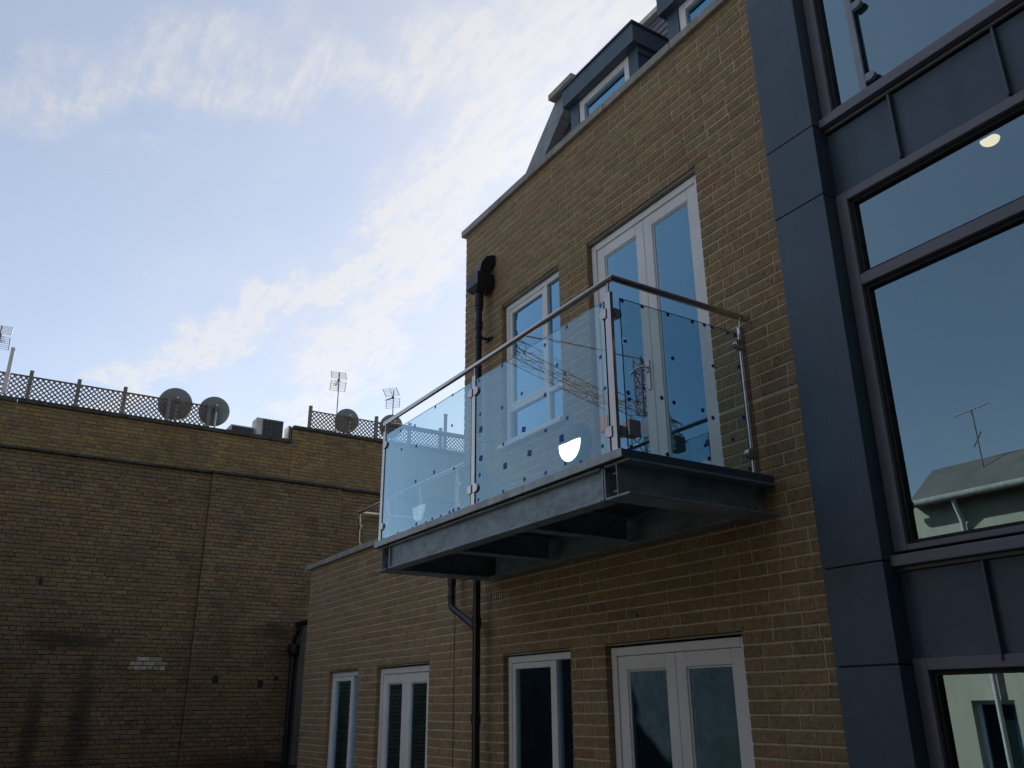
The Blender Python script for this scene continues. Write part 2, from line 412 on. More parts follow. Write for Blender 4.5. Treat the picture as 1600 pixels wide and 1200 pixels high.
def rank(items, hidden=lambda it: False):
    """items sorted by the size they show in the picture"""
    sc = []
    for it in items:
        tw, (a, b, c, d), pal = it
        p = [pixel(tw(u, v, 0)) for u, v in ((a, c), (b, c), (b, d), (a, d))]
        m = pixel(tw((a+b)/2, (c+d)/2, 0))
        if None in p or not (5 < m[0] < 1595 and 5 < m[1] < 1195) or hidden(it): sc.append((0, it)); continue
        ar = abs(sum(p[i][0]*p[(i+1) % 4][1]-p[(i+1) % 4][0]*p[i][1] for i in range(4)))/2
        sc.append((ar, it))
    sc.sort(key=lambda t: -t[0]); return [it for _, it in sc]
def slab(us, vs, solid, tw, d0, d1):
    """wall core with openings: cells of the us x vs grid that are solid"""
    g = G(); nu, nv = len(us)-1, len(vs)-1
    S = [[solid((us[i]+us[i+1])/2, (vs[j]+vs[j+1])/2) for j in range(nv)] for i in range(nu)]
    def q(a, b, c, d): g.add([a, b, c, d], [(0, 1, 2, 3)])
    ok = lambda i, j: 0 <= i < nu and 0 <= j < nv and S[i][j]
    for i in range(nu):
        for j in range(nv):
            if not S[i][j]: continue
            a, b, c, d = us[i], us[i+1], vs[j], vs[j+1]
            q(tw(a,c,d0), tw(b,c,d0), tw(b,d,d0), tw(a,d,d0)); q(tw(a,c,d1), tw(a,d,d1), tw(b,d,d1), tw(b,c,d1))
            if not ok(i-1, j): q(tw(a,c,d1), tw(a,c,d0), tw(a,d,d0), tw(a,d,d1))
            if not ok(i+1, j): q(tw(b,c,d0), tw(b,c,d1), tw(b,d,d1), tw(b,d,d0))
            if not ok(i, j-1): q(tw(a,c,d1), tw(b,c,d1), tw(b,c,d0), tw(a,c,d0))
            if not ok(i, j+1): q(tw(a,d,d0), tw(b,d,d0), tw(b,d,d1), tw(a,d,d1))
    return g

# ------------------------------------------------------------------ new brick building
XL, XU, XR = -11.22, -7.02, -2.93          # left end of the ground storey, of the upper storeys, and the metal bay
ZC, ZL = 4.735, 1.715                      # undersides of the copings
BASE = 0.39
DOOR_U = (-4.935, -3.645, 1.29, 3.615); WIN_U = (-6.295, -5.345, 2.19, 3.615)
DOOR_L = (-4.925, -3.635, GZ, 0.39); WIN_L = (-6.295, -5.345, -0.96, 0.39)
DOOR_L2 = (-8.885, -7.648, GZ, 0.39); WIN_L2 = (-10.305, -9.40, -0.96, 0.39)
OPEN = [DOOR_U, WIN_U, DOOR_L, WIN_L, DOOR_L2, WIN_L2]
VENTS = [(-6.395, -6.185, 3.84, 3.905), (-6.495, -6.285, 0.84, 0.905)]
bld = thing('brick_building', (-7, D, GZ), 'yellow stock brick building with white windows and doors behind the steel balcony', 'building')
tmain = lambda u, v, n: (u, D - n, v)
wallp = part('wall', bld, (-7, D, GZ))
us = sorted({XL+0.006, XU, XU+0.006, XR, *[q for o in OPEN for q in (o[0]-0.006, o[1]+0.006)]})
vs_ = sorted({GZ, ZL, ZC, *[q for o in OPEN for q in (o[2]-0.0, o[3]+0.004)]})
def solid(u, v):
    if v > ZL and u < XU+0.006: return False
    return not any(o[0]-0.006 < u < o[1]+0.006 and o[2] < v < o[3]+0.004 for o in OPEN)
obj('mortar', slab(us, vs_, solid, tmain, -0.0042, -0.30), 'mortar_new', wallp, fix=False)
JT = -7.148
ops = OPEN + VENTS
items = [(tmain, b, NEW) for b in lay(JT+0.006, XR, GZ, ZL, BASE, ops, seed=11)]
items += [(tmain, b, NEW) for b in lay(XU, XR, BASE+18*ROW, ZC-0.004, BASE, ops, seed=12)]
items += [(tmain, b, NEW) for b in lay(XL, JT-0.006, GZ, ZL-0.004, BASE, ops, seed=13)]
def hid(it):
    p = pixel(tmain((it[1][0]+it[1][1])/2, (it[1][2]+it[1][3])/2, 0))
    return 590 < p[0] < 1210 and 700 < p[1] < 900 and p[1] > 700 and (p[1] < 898-(p[0]-583)*0.325 + (0 if p[0] < 940 else 60))
items = rank(items, hid)
bricks_single(items[:300], 'brick_new', wallp, (Vector((1, 0, 0)), Vector((0, -1, 0))))
rest = items[300:]
tl1 = lambda u, v, n: (XL - n, u, v); tl2 = lambda u, v, n: (XU - n, u, v)     # end walls
rest += [(tl1, b, NEW) for b in lay(D+0.095, D+4, GZ, ZL-0.004, BASE, [], seed=14)]
rest += [(tl2, b, NEW) for b in lay(D+0.095, D+3.5, ZL+0.05, ZC-0.004, BASE, [], seed=15)]
obj('end_mortar', B(XL+0.0055, XL+0.25, D+0.09, D+4, GZ, ZL).box(XU+0.0055, XU+0.25, D+0.3, D+3.5, ZL-0.1, ZC), 'mortar_new', wallp)
# gable parapet rising over the left end
XG0, XG1 = -7.02, -6.67
slope = lambda z: 4.27 + (z-4.80)*0.381
tg = lambda u, v, n: (XG1 + n, u, v)
rest += [(tg, b, NEW) for b in lay(4.3, 6.3, 4.80, 6.95, BASE, [], seed=16) if slope(b[3]) + 0.06 < b[0]]
bricks_mesh('brickwork', rest, 'brick_new', wallp, seed=21)
gab = obj('gable_parapet', G().prism([(slope(4.5)+0.03, 4.5), (slope(7.10)+0.03, 7.10), (6.4, 7.10), (6.4, 4.5)], 'x', XG0+0.01, XG1-0.0055), 'mortar_new', bld)
for z0, z1 in ((4.78, 5.55), (5.558, 6.50), (6.508, 7.08)):
    g = G().prism([(slope(z0), z0), (slope(z1), z1), (slope(z1)+0.035, z1-0.01), (slope(z0)+0.035, z0-0.01)], 'x', XG0-0.03, XG1+0.018)
    g.prism([(slope(z0)+0.001, z0), (slope(z1)+0.001, z1), (slope(z1)+0.12, z1-0.03), (slope(z0)+0.12, z0-0.03)], 'x', XG1+0.010, XG1+0.020)
    obj('lead_sheet', g, 'lead', gab, bevel=0.003)
obj('cap_stone', B(XG0-0.06, XG1+0.08, slope(7.08)-0.09, 6.45, 7.085, 7.17), 'coping', gab, bevel=0.008)
# mansard slope with slates, dormers
man = obj('mansard_roof', G().prism([(slope(4.7)+0.16, 4.7), (slope(7.08)+0.16, 7.08), (6.3, 7.08), (6.3, 4.7)], 'x', XG1, 2.2), 'mortar_old', bld)
g = G(); rs = random.Random(4)
for k in range(14):
    z0 = 4.78 + k*0.165; z1 = z0 + 0.185; x = XG1 + 0.02 + (k % 2)*0.13
    while x < -2.4:
        j = rs.uniform(-0.003, 0.003)
        g.prism([(slope(z0)+0.142+j, z0), (slope(z1)+0.152, z1), (slope(z1)+0.158, z1), (slope(z0)+0.152+j, z0)], 'x', x+0.002, x+0.256); x += 0.26
tag(obj('slate', g, 'slate', man), kind='stuff')
obj('verge_trim', B(XG1, 2.2, slope(7.08)+0.08, slope(7.08)+0.3, 7.082, 7.15), 'pole_white', man, bevel=0.004)
def dormer(x0, x1):
    d = part('dormer', bld, (x0, 4.2, 4.8))
    zt = 5.534
    obj('cheek', B(x0, x0+0.13, 4.205, 5.35, 4.78, zt), 'zinc', d); obj('cheek', B(x1-0.13, x1, 4.205, 5.35, 4.78, zt), 'zinc', d)
    obj('roof', G().box(x0-0.035, x1+0.035, 4.13, 5.55, 5.535, 5.735).box(x0-0.05, x1+0.05, 4.115, 5.57, 5.736, 5.757), 'zinc', d, bevel=0.004)
    obj('trim', B(x1+0.001, x1+0.012, 4.2, 5.3, 5.46, 5.533), 'zinc_seam', d)
    a, b = x0+0.131, x1-0.131; zb, zt2 = 4.82, 5.532; w = 0.075
    fr = G().box(a, a+w, 4.215, 4.28, zb, zt2).box(b-w, b, 4.215, 4.28, zb, zt2).box(a+w, b-w, 4.215, 4.28, zt2-w, zt2).box(a+w, b-w, 4.215, 4.28, zb, zb+w)
    obj('window_frame', fr, 'white_upvc', d, bevel=0.005)
    obj('pane', B(a+w-0.005, b-w+0.005, 4.245, 4.265, zb+w-0.005, zt2-w+0.005), 'window_glass', d)
    obj('room_back', B(a, b, 5.0, 5.05, 4.75, 5.46), 'room_paint', d)
dormer(-5.515, -4.495); dormer(-4.10, -3.08)
obj('movement_joint', B(JT-0.0055, JT+0.0055, D+0.0008, D+0.05, GZ, ZL), 'gasket', wallp)
# copings
def coping(name, x0, x1, y0, y1, z0, z1, n, mat):
    p = part(name, bld, (x0, y0, z0)); L = (x1-x0)/n
    for i in range(n):
        e = rs.uniform(-0.003, 0.003)
        obj('coping_stone', B(x0+i*L+0.003, x0+(i+1)*L-0.003, y0+e, y1, z0+e*0.5, z1+e), mat, p, bevel=0.007)
coping('parapet_coping', XU-0.055, XR+0.02, D-0.038, D+0.34, ZC, ZC+0.075, 5, 'coping')
coping('terrace_coping', XL-0.15, XU-0.002, D-0.035, D+0.33, ZL, ZL+0.065, 5, 'coping')
obj('gutter_floor', B(XG1, 2.0, D+0.31, 4.6, 4.55, 4.70), 'lead', bld)
obj('terrace_deck', B(XL+0.25, XU+0.0, D+0.31, D+4, 1.45, 1.55), 'paving', bld)
# rooms behind the glass
rm = part('interior', bld, (-7, D+2, GZ))
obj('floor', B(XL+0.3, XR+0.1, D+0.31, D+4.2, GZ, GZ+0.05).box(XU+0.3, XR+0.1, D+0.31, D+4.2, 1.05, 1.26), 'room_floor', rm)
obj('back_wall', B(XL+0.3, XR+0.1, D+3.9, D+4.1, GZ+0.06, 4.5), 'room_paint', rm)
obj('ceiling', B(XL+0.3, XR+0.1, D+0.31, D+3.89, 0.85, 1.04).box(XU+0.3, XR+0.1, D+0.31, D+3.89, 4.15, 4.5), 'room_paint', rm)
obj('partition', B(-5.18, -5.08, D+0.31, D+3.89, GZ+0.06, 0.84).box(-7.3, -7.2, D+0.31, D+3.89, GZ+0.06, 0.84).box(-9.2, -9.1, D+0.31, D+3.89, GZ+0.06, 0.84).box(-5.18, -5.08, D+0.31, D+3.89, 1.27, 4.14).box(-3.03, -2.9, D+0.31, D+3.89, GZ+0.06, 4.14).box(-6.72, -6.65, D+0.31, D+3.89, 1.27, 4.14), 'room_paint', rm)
YW = D + 0.047                # face of the window frames
def ring(g, a, b, z0, z1, w, y0, y1, wb=None, wt=None):
    wb = w if wb is None else wb; wt = w if wt is None else wt
    g.box(a, a+w, y0, y1, z0, z1); g.box(b-w, b, y0, y1, z0, z1)
    g.box(a+w, b-w, y0, y1, z1-wt, z1)
    if wb: g.box(a+w, b-w, y0, y1, z0, z0+wb)
    return g
def lintel(o):
    obj('lintel', B(o[0]+0.004, o[1]-0.004, D+0.012, D+0.10, o[3]-0.013, o[3]-0.005), 'coping', bld)
def french(o, label=None, handle=True, top=0.0):
    a, b, z0, z1 = o[0]+0.004, o[1]-0.004, o[2]+0.03, o[3]-0.026
    z0 = max(z0, GZ+0.02)
    d = obj('french_door', ring(G(), a, b, z0, z1, 0.058, YW, YW+0.07, wb=0.05), 'white_upvc', bld, bevel=0.006)
    lintel(o)
    m = (a+b)/2
    for (p, q) in ((a+0.060, m-0.002), (m+0.002, b-0.060)):
        lf = ring(G(), p, q, z0+0.052, z1-0.060, 0.092, YW+0.012, YW+0.066, wb=0.10, wt=0.092)
        ring(lf, p+0.0925, q-0.0925, z0+0.1525, z1-0.1525, 0.012, YW+0.022, YW+0.06)
        obj('leaf', lf, 'white_upvc', d, bevel=0.005)
        obj('pane', B(p+0.098, q-0.098, YW+0.030, YW+0.052, z0+0.158, z1-0.158), 'window_glass', d)
    if handle:
        hx = m-0.045
        zh = z0+0.98
        g = G().box(hx-0.015, hx+0.015, YW+0.002, YW+0.0115, zh-0.17, zh+0.06)
        g.tube([(hx, YW+0.01, zh), (hx, YW-0.04, zh), (hx-0.015, YW-0.052, zh+0.002), (hx-0.07, YW-0.055, zh+0.002), (hx-0.135, YW-0.05, zh-0.018)], 0.0085, 8)
        obj('handle', g, 'stainless', d, smooth=True)
    return d
def casement(o, transom=None, sill=True):
    a, b, z0, z1 = o[0]+0.004, o[1]-0.004, o[2]+0.01, o[3]-0.022
    g = ring(G(), a, b, z0, z1, 0.052, YW, YW+0.065)
    mx_ = a + (b-a)*0.715
    g.box(mx_-0.02, mx_+0.02, YW, YW+0.065, z0+0.053, z1-0.053)
    if transom: g.box(a+0.053, mx_-0.021, YW, YW+0.065, transom, transom+0.04); g.box(mx_+0.021, b-0.053, YW, YW+0.065, transom, transom+0.04)
    w = obj('window', g, 'white_upvc', bld, bevel=0.005); lintel(o)
    zs = [(z0+0.053, transom), (transom+0.04, z1-0.053)] if transom else [(z0+0.053, z1-0.053)]
    for i, (p, q) in enumerate(zs):
        if i == len(zs)-1:
            sh = ring(G(), a+0.054, mx_-0.022, p+0.002, q-0.002, 0.045, YW+0.006, YW+0.06)
            obj('sash', sh, 'white_upvc', w, bevel=0.005); e = 0.045
        else: e = 0.0
        obj('pane', B(a+0.05+e, mx_-0.017-e, YW+0.028, YW+0.050, p-0.004+e, q+0.004-e), 'window_glass', w)
        obj('pane', B(mx_+0.017, b-0.05, YW+0.028, YW+0.050, p-0.004, q+0.004), 'window_glass', w)
    if sill: obj('sill', B(a-0.03, b+0.03, D-0.045, YW-0.001, z0-0.045, z0-0.004), 'white_upvc', w, bevel=0.006)
    # a pale blind drawn to the side of the room
    g = G(); n = 10
    for i in range(n):
        x = b-0.05-0.012*i; g.box(x-0.010, x, YW+0.13+0.012*(i % 2), YW+0.135+0.012*(i % 2), z0+0.03, z1-0.03)
    obj('curtain', g, 'curtain', w)
du = french(DOOR_U)
obj('notice', B(-4.475, -4.33, YW+0.024, YW+0.0255, 1.80, 1.945), 'paper', du)
french(DOOR_L); french(DOOR_L2)
casement(WIN_U, 2.505); casement(WIN_L, None); casement(WIN_L2, None)
for (a, b, c, d) in VENTS:
    g = G().box(a+0.004, b-0.004, D+0.045, D+0.07, c, d)
    av = obj('air_brick', g, 'brick_new', bld)
    at = av.data.color_attributes.new('tint', 'FLOAT_COLOR', 'POINT'); at.data.foreach_set('color', [0.02, 0.018, 0.015, 1]*len(av.data.vertices))  # near-black back paints in the shade inside the slots
    g = G()
    for i in range(6):
        x = a+0.004 + i*(b-a-0.008-0.013)/5; g.box(x, x+0.013, D+0.001, D+0.02, c, d)
    g.box(a+0.017, b-0.017, D+0.002, D+0.018, c, c+0.010).box(a+0.017, b-0.017, D+0.002, D+0.018, d-0.010, d)
    gr = obj('grille', g, 'brick_new', av)
    at = gr.data.color_attributes.new('tint', 'FLOAT_COLOR', 'POINT'); at.data.foreach_set('color', [0.21, 0.16, 0.09, 1]*len(gr.data.vertices))

# ------------------------------------------------------------------ metal-clad bay on the right
YP, YB = 3.813, 3.918
PX0, PX1 = -2.968, -2.605
BX = 1.2
bay = thing('metal_clad_bay', (-1, YP, GZ), 'dark slate-grey metal clad bay with big windows on the right', 'building')
PJ = [GZ, -0.9, 0.163, 0.653, 2.783, 3.264, 5.40, 5.90, 7.0]
for z0, z1 in zip(PJ, PJ[1:]):
    e = 0.0035
    obj('cladding_panel', B(PX0, PX1, YP, YB+0.25, z0+e, z1-e), 'zinc', bay, bevel=0.004)
    obj('cladding_panel', B(BX, BX+0.363, YP, YB+0.25, z0+e, z1-e), 'zinc', bay, bevel=0.004)
obj('joint_backing', B(PX0+0.012, PX1-0.012, YP+0.012, YB+0.24, GZ, 6.99), 'gasket', bay)
LEV = [(-2.45, 0.145), (0.70, 2.745), (3.335, 5.36)]
for z0, z1 in ((0.165, 0.602), (2.80, 3.225), (5.42, 5.88)):
    xs = [PX1, -2.165, -1.565, -0.965, -0.365, 0.235, 0.835, BX]
    for a, b in zip(xs, xs[1:]):
        obj('spandrel_panel', B(a+0.001, b-0.001, YB+0.022, YB+0.10, z0, z1), 'zinc', bay)
    for x in xs[1:-1]:
        obj('standing_seam', B(x-0.007, x+0.007, YB-0.012, YB+0.021, z0, z1), 'zinc_seam', bay, bevel=0.003)
for k, (z0, z1) in enumerate(LEV):
    fw = 0.072
    g = G(); y0, y1 = YB, YB+0.12
    a, b = PX1+0.002, BX-0.002; zc0 = max(z0, GZ+0.02)
    ring(g, a, b, zc0, z1+0.045, fw, y0, y1, wb=0.03 if k else 0.06, wt=0.055)
    tz = 2.178 + (k-1)*2.60
    g.box(a+fw, b-fw, y0, y1, tz, tz+0.066)
    for xm in (-0.9,): g.box(xm-0.03, xm+0.03, y0, y1, zc0+0.06, tz-0.0005); g.box(xm-0.03, xm+0.03, y0, y1, tz+0.0665, z1-0.011)
    w = obj('bay_window', g, 'frame_grey', bay, bevel=0.004)
    cells = []
    for xa, xb in ((a+fw, -0.93), (-0.87, b-fw)):
        for za, zb in ((zc0+(0.03 if k else 0.06), tz), (tz+0.066, z1-0.010)):
            g = ring(G(), xa+0.0005, xb-0.0005, za+0.0005, zb-0.0005, 0.022, y0+0.03, y0+0.10)
            obj('gasket', g, 'gasket', w)
            obj('pane', B(xa+0.02, xb-0.02, y0+0.055, y0+0.08, za+0.02, zb-0.02), 'bay_glass', w)
    if k: obj('sill', B(PX1+0.001, BX-0.001, YB-0.045, YB-0.001, z0-0.075, z0-0.02).box(PX1+0.001, BX-0.001, YB-0.001, YB+0.02, z0-0.095, z0-0.076), 'frame_grey', w, bevel=0.004)
rm2 = part('interior', bay, (0, 5, GZ))
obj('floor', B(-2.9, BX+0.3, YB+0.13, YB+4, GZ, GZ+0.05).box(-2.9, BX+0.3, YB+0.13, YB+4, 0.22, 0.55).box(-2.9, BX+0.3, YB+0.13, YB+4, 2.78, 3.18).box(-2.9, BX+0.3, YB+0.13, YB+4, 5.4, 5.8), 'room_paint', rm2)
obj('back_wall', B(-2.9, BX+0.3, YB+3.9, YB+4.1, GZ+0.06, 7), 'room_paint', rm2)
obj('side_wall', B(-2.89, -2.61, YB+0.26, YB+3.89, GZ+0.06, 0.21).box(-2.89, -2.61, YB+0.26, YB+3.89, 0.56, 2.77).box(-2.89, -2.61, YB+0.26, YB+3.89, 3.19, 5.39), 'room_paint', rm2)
obj('main_roof', B(-2.95, BX+0.36, YP+0.02, YB+4.1, 7.005, 7.1), 'zinc', bay)
# guard rail post just inside the upper bay window
gp = thing('guard_rail', (-2.31, 3.95, 3.37), 'pale guard post with rounded clamps in front of the top bay pane', 'railing')
obj('post', B(-2.338, -2.296, 3.938, 3.956, 3.372, 4.33), 'guard_grey', gp, bevel=0.004)
for z in (3.44, 3.98):
    obj('clamp', G().prism([(-2.292, z-0.026), (-2.25, z-0.026), (-2.232, z-0.014), (-2.226, z), (-2.232, z+0.014), (-2.25, z+0.026), (-2.292, z+0.026)], 'y', 3.932, 3.960), 'guard_grey', gp, bevel=0.003)
obj('top_rail', G().tube([(-2.50, 3.947, 4.35), (1.0, 3.947, 4.35)], 0.018, 12), 'stainless', gp, smooth=True)
cl_ = thing('ceiling_lamp', (-1.79, 4.10, 2.70), 'small round lit ceiling lamp inside the middle bay window', 'lamp')
mlc = Matrix.Translation((-1.79, 4.12, 2.779)) @ Matrix.Rotation(math.pi, 4, 'X')
obj('base', G().lathe([(0.0, 0.0), (0.052, 0.0), (0.052, 0.02), (0.0, 0.02)], 24, mlc), 'lamp_shell', cl_)
obj('diffuser', G().lathe([(0.048, 0.021), (0.044, 0.032), (0.037, 0.040), (0.018, 0.045), (0.0, 0.046)], 24, mlc), 'ceiling_glow', cl_, smooth=True)

# ------------------------------------------------------------------ balcony
bal = thing('steel_balcony', (-4.87, 3.3, 1.0), 'galvanised steel balcony with glass panels and stainless handrail bolted to the brick wall', 'balcony')
BX0, BX1, BY = -6.44, -3.25, 2.76
for xc in (-6.34, -3.35):
    g = G().box(xc-0.10, xc+0.10, BY, D-0.001, 1.0, 1.012).box(xc-0.10, xc+0.10, BY, D-0.001, 1.176, 1.188).box(xc-0.004, xc+0.004, BY+0.002, D-0.001, 1.0125, 1.1755)
    sb = obj('side_beam', g, 'galvanised', bal, bevel=0.0025)
    s = 1 if xc < -5 else -1
    xe = xc + s*0.115
    ep = obj('end_plate', B(xe-0.006, xe+0.006, BY+0.012, BY+0.10, 1.0125, 1.1755).box(xe+s*0.014-0.006, xe+s*0.014+0.006, BY+0.008, BY+0.10, 1.002, 1.186), 'galvanised', bal, bevel=0.002)
    for z in (1.045, 1.14):
        g = G().tube([(xc+s*0.006, BY+0.035, z), (xc+s*0.020, BY+0.035, z)], 0.017, 6).tube([(xc+s*0.018, BY+0.035, z), (xc+s*0.062, BY+0.035, z)], 0.009, 10)
        obj('bolt', g, 'stainless', sb)
    for z in (1.06, 1.07):
        obj('bolt', G().tube([(xc-s*0.004, D-0.09-(z-1.06)*6, 1.045), (xc-s*0.018, D-0.09-(z-1.06)*6, 1.045)], 0.012, 6), 'stainless', sb)
# front channel
g = G().box(-6.205, -3.485, BY+0.030, BY+0.038, 1.0125, 1.1755).box(-6.205, -3.485, BY-0.002, BY+0.10, 1.0, 1.012).box(-6.205, -3.485, BY-0.002, BY+0.10, 1.176, 1.188)
obj('front_beam', g, 'galvanised', bal, bevel=0.002)
g = G().box(-6.235, -3.455, D-0.11, D-0.102, 1.0125, 1.1755).box(-6.235, -3.455, D-0.16, D-0.05, 1.0, 1.012).box(-6.235, -3.455, D-0.16, D-0.05, 1.176, 1.188)
obj('rear_beam', g, 'galvanised', bal, bevel=0.002)
for xj in (-5.35, -4.42):
    obj('joist', G().box(xj-0.05, xj+0.05, BY+0.11, D-0.17, 1.02, 1.03).box(xj-0.05, xj+0.05, BY+0.11, D-0.17, 1.176, 1.186).box(xj-0.004, xj+0.004, BY+0.11, D-0.17, 1.0305, 1.1755), 'galvanised', bal)
# fascia plates and deck
YFa = 2.728
for a, b in ((-6.432, -5.80), (-5.796, -4.205), (-4.201, -3.262)):
    obj('fascia', B(a, b, YFa, YFa+0.008, 1.193, 1.240), 'fascia_steel', bal, bevel=0.002)
for x in (-6.432, -3.270):
    obj('fascia', B(x, x+0.008, YFa+0.009, D-0.002, 1.190, 1.238), 'galvanised' if x < -5 else 'zinc', bal, bevel=0.002)
y = YFa+0.010; nb = 8; wb_ = (D-0.004-y)/nb
for i in range(nb):
    obj('deck_board', B(-6.42, -3.275, y+i*wb_+0.002, y+(i+1)*wb_-0.002, 1.196, 1.232), 'timber_grey', bal)
obj('soffit_sheet', B(-6.23, -3.46, BY+0.105, D-0.165, 1.189, 1.194), 'zinc', bal)
# posts, clamps, rail
RZ, RY = 2.275, 2.79
def post(x, y, alongx):
    e = 0.011; w_ = 0.024
    g = G()
    if alongx: g.box(x-w_, x+w_, y-e, y+e, 1.241, 2.195).box(x-0.05, x+0.05, y-0.035, y+0.035, 1.233, 1.2405)
    else: g.box(x-e, x+e, y-w_, y-w_+0.020, 1.241, 2.195).box(x-e, x+e, y+w_-0.020, y+w_, 1.241, 2.195).box(x-e, x+e-0.005, y-0.0035, y+0.0035, 1.241, 2.19).box(x-0.035, x+0.035, y-0.05, y+0.05, 1.233, 1.2405)
    p = obj('post', g, 'stainless', bal, bevel=0.002)
    obj('rail_pin', G().tube([(x, y, 2.19), (x, y, RZ-0.012)], 0.0075, 10), 'stainless', p, smooth=True)
    return p
def clamp(p, x, y, z, dx, dy):          # D-shaped glass clamp reaching (dx, dy) from the post
    r = 0.031; n = 8; L = 0.072
    prof = [(0.012, -r)] + [(L-r + r*math.sin(t), -r*math.cos(t)) for t in [math.pi*i/n for i in range(n+1)]] + [(0.012, r)]
    if dx: g = G().prism([(x+dx*q, z+h) for q, h in prof], 'y', y-0.018, y+0.018)
    else: g = G().prism([(y+dy*q, z+h) for q, h in prof], 'x', x-0.018, x+0.018)
    obj('glass_clamp', g, 'stainless', p, bevel=0.003)
CZ = (1.37, 2.07)
posts = {}
for x, side in ((-6.445, (1,)), (-4.905, (-1, 1)), (-3.372, (-1,))):
    p = post(x, RY, True)
    for z in CZ:
        for s in side: clamp(p, x, RY, z, s, 0)
        if side == (1,) or side == (-1,): clamp(p, x, RY+0.006, z, 0, 1)
for x in (-6.475, -3.322):
    p = post(x, 3.80, False)
    for z in CZ: clamp(p, x, 3.80, z, 0, -1)
g = G().tube([(-3.335, D-0.012, RZ), (-3.335, RY, RZ), (-6.465, RY, RZ), (-6.465, D-0.012, RZ)], 0.0215, 16)
hr = obj('handrail', g, 'stainless', bal, smooth=True)
def edge(o):
    o.data.materials.append(MATS['glass_edge'])
    amax = max(p.area for p in o.data.polygons)
    for p in o.data.polygons:
        if p.area < amax*0.5: p.material_index = 1
    return o
def panel(g_): return edge(obj('glass_panel', g_, 'balcony_glass', bal))
GY = 2.785
pf1 = panel(B(-6.405, -4.945, GY, GY+0.010, 1.244, 2.158)); pf2 = panel(B(-4.868, -3.418, GY, GY+0.010, 1.244, 2.158))
ps = panel(B(-3.332, -3.322, 2.832, 3.765, 1.244, 2.152)); panel(B(-6.475, -6.465, 2.832, 3.765, 1.244, 2.152))
FST = [(-5.505,2.139),(-5.227,2.152),(-5.228,1.913),(-5.858,2.088),(-6.123,2.117),(-5.821,1.908),(-6.096,1.951),(-5.498,1.622),(-5.187,1.579),(-5.812,1.622),(-5.775,1.281),(-5.84,1.262),(-6.104,1.266),(-6.373,1.264),(-5.613,1.265),(-5.51,1.275),(-5.379,1.27),(-5.242,1.272),(-5.186,1.276),(-5.111,1.272),(-4.838,2.136),(-4.817,1.882),(-4.807,1.768),(-4.805,1.563),(-4.82,1.45),(-4.836,1.282),(-4.526,2.145),(-4.528,1.844),(-4.247,2.14),(-4.284,1.867),(-4.012,2.106),(-4.024,1.777),(-3.811,1.845),(-3.776,2.138),(-3.464,1.829),(-3.438,1.633),(-3.44,2.14),(-4.514,1.587),(-4.267,1.621),(-4.026,1.547),(-3.8,1.563),(-3.863,1.455),(-4.205,1.45),(-4.492,1.436),(-3.484,1.311),(-3.833,1.297),(-4.036,1.286),(-4.267,1.298),(-4.516,1.272),(-3.686,1.268),(-3.887,1.929)]
BIG = {(-3.863,1.455), (-4.205,1.45), (-4.492,1.436), (-4.807,1.768), (-4.805,1.563), (-4.267,1.621)}
SST = [(2.845,2.138),(2.993,2.138),(3.19,2.135),(3.383,2.137),(3.483,2.138),(3.547,2.137),(3.68,2.13),(3.745,2.13),(2.85,1.889),(3.201,1.86),(3.523,1.879),(3.745,1.92),(2.85,1.582),(2.855,1.545),(3.093,1.597),(3.183,1.586),(3.404,1.579),(3.481,1.546),(3.74,1.592),(3.627,1.437),(3.399,1.367),(2.85,1.274),(3.419,1.291),(3.104,1.27),(3.74,1.276)]
rt = random.Random(8)
for x, z in FST:
    s = 0.021 if (x, z) in BIG else 0.0115
    a = rt.choice((0.0, 0.1, 0.75, -0.2)); h = s*rt.uniform(0.8, 1.15); c, d = math.cos(a), math.sin(a)
    pts = [(x+u*c-v*d, z+u*d+v*c) for u, v in ((-s,-h),(s,-h),(s,h),(-s,h))]
    obj('tape_mark', G().prism(pts, 'y', GY-0.0012, GY-0.0003), 'blue_tape', pf1 if x < -4.9 else pf2)
for y, z in SST:
    s = 0.012; a = rt.choice((0.0, 0.15, -0.3, 0.6)); h = s*rt.uniform(0.75, 1.1); c, d = math.cos(a), math.sin(a)
    pts = [(y+u*c-v*d, z+u*d+v*c) for u, v in ((-s,-h),(s,-h),(s,h),(-s,h))]
    obj('tape_mark', G().prism(pts, 'x', -3.3217, -3.3205), 'blue_tape', ps)

# ------------------------------------------------------------------ wall lamp
lampx, lampz = -5.14, 1.905
wl = thing('bulkhead_lamp', (lampx, D, lampz), 'round lit bulkhead lamp with eyelid hood on the wall behind the balcony glass', 'lamp')
ml = Matrix.Translation((lampx, D-0.001, lampz)) @ Matrix.Rotation(math.pi/2, 4, 'X')      # local z -> -Y
obj('backplate', G().lathe([(0.0, 0.0), (0.165, 0.0), (0.168, 0.05), (0.160, 0.080), (0.146, 0.090), (0.0, 0.090)], 48, ml), 'lamp_shell', wl, smooth=True)
def dome(r0, h0, h1, lo, hi, n=36, m=9):
    g = G(); vs = []; fs = []
    for i in range(m+1):
        t = math.pi/2*i/m; r = r0*math.cos(t); h = h0 + (h1-h0)*math.sin(t)
        for j in range(n+1):
            a = lo + (hi-lo)*j/n; vs.append(ml @ Vector((r*math.cos(a), r*math.sin(a), h)))
    for i in range(m):
        for j in range(n): fs.append((i*(n+1)+j, i*(n+1)+j+1, (i+1)*(n+1)+j+1, (i+1)*(n+1)+j))
    return g.add(vs, fs)
obj('lens', dome(0.143, 0.0905, 0.117, 0, 2*math.pi), 'lamp_glow', wl, smooth=True)
obj('eyelid', dome(0.149, 0.0902, 0.123, math.radians(4), math.radians(176)), 'lamp_shell', wl, smooth=True)

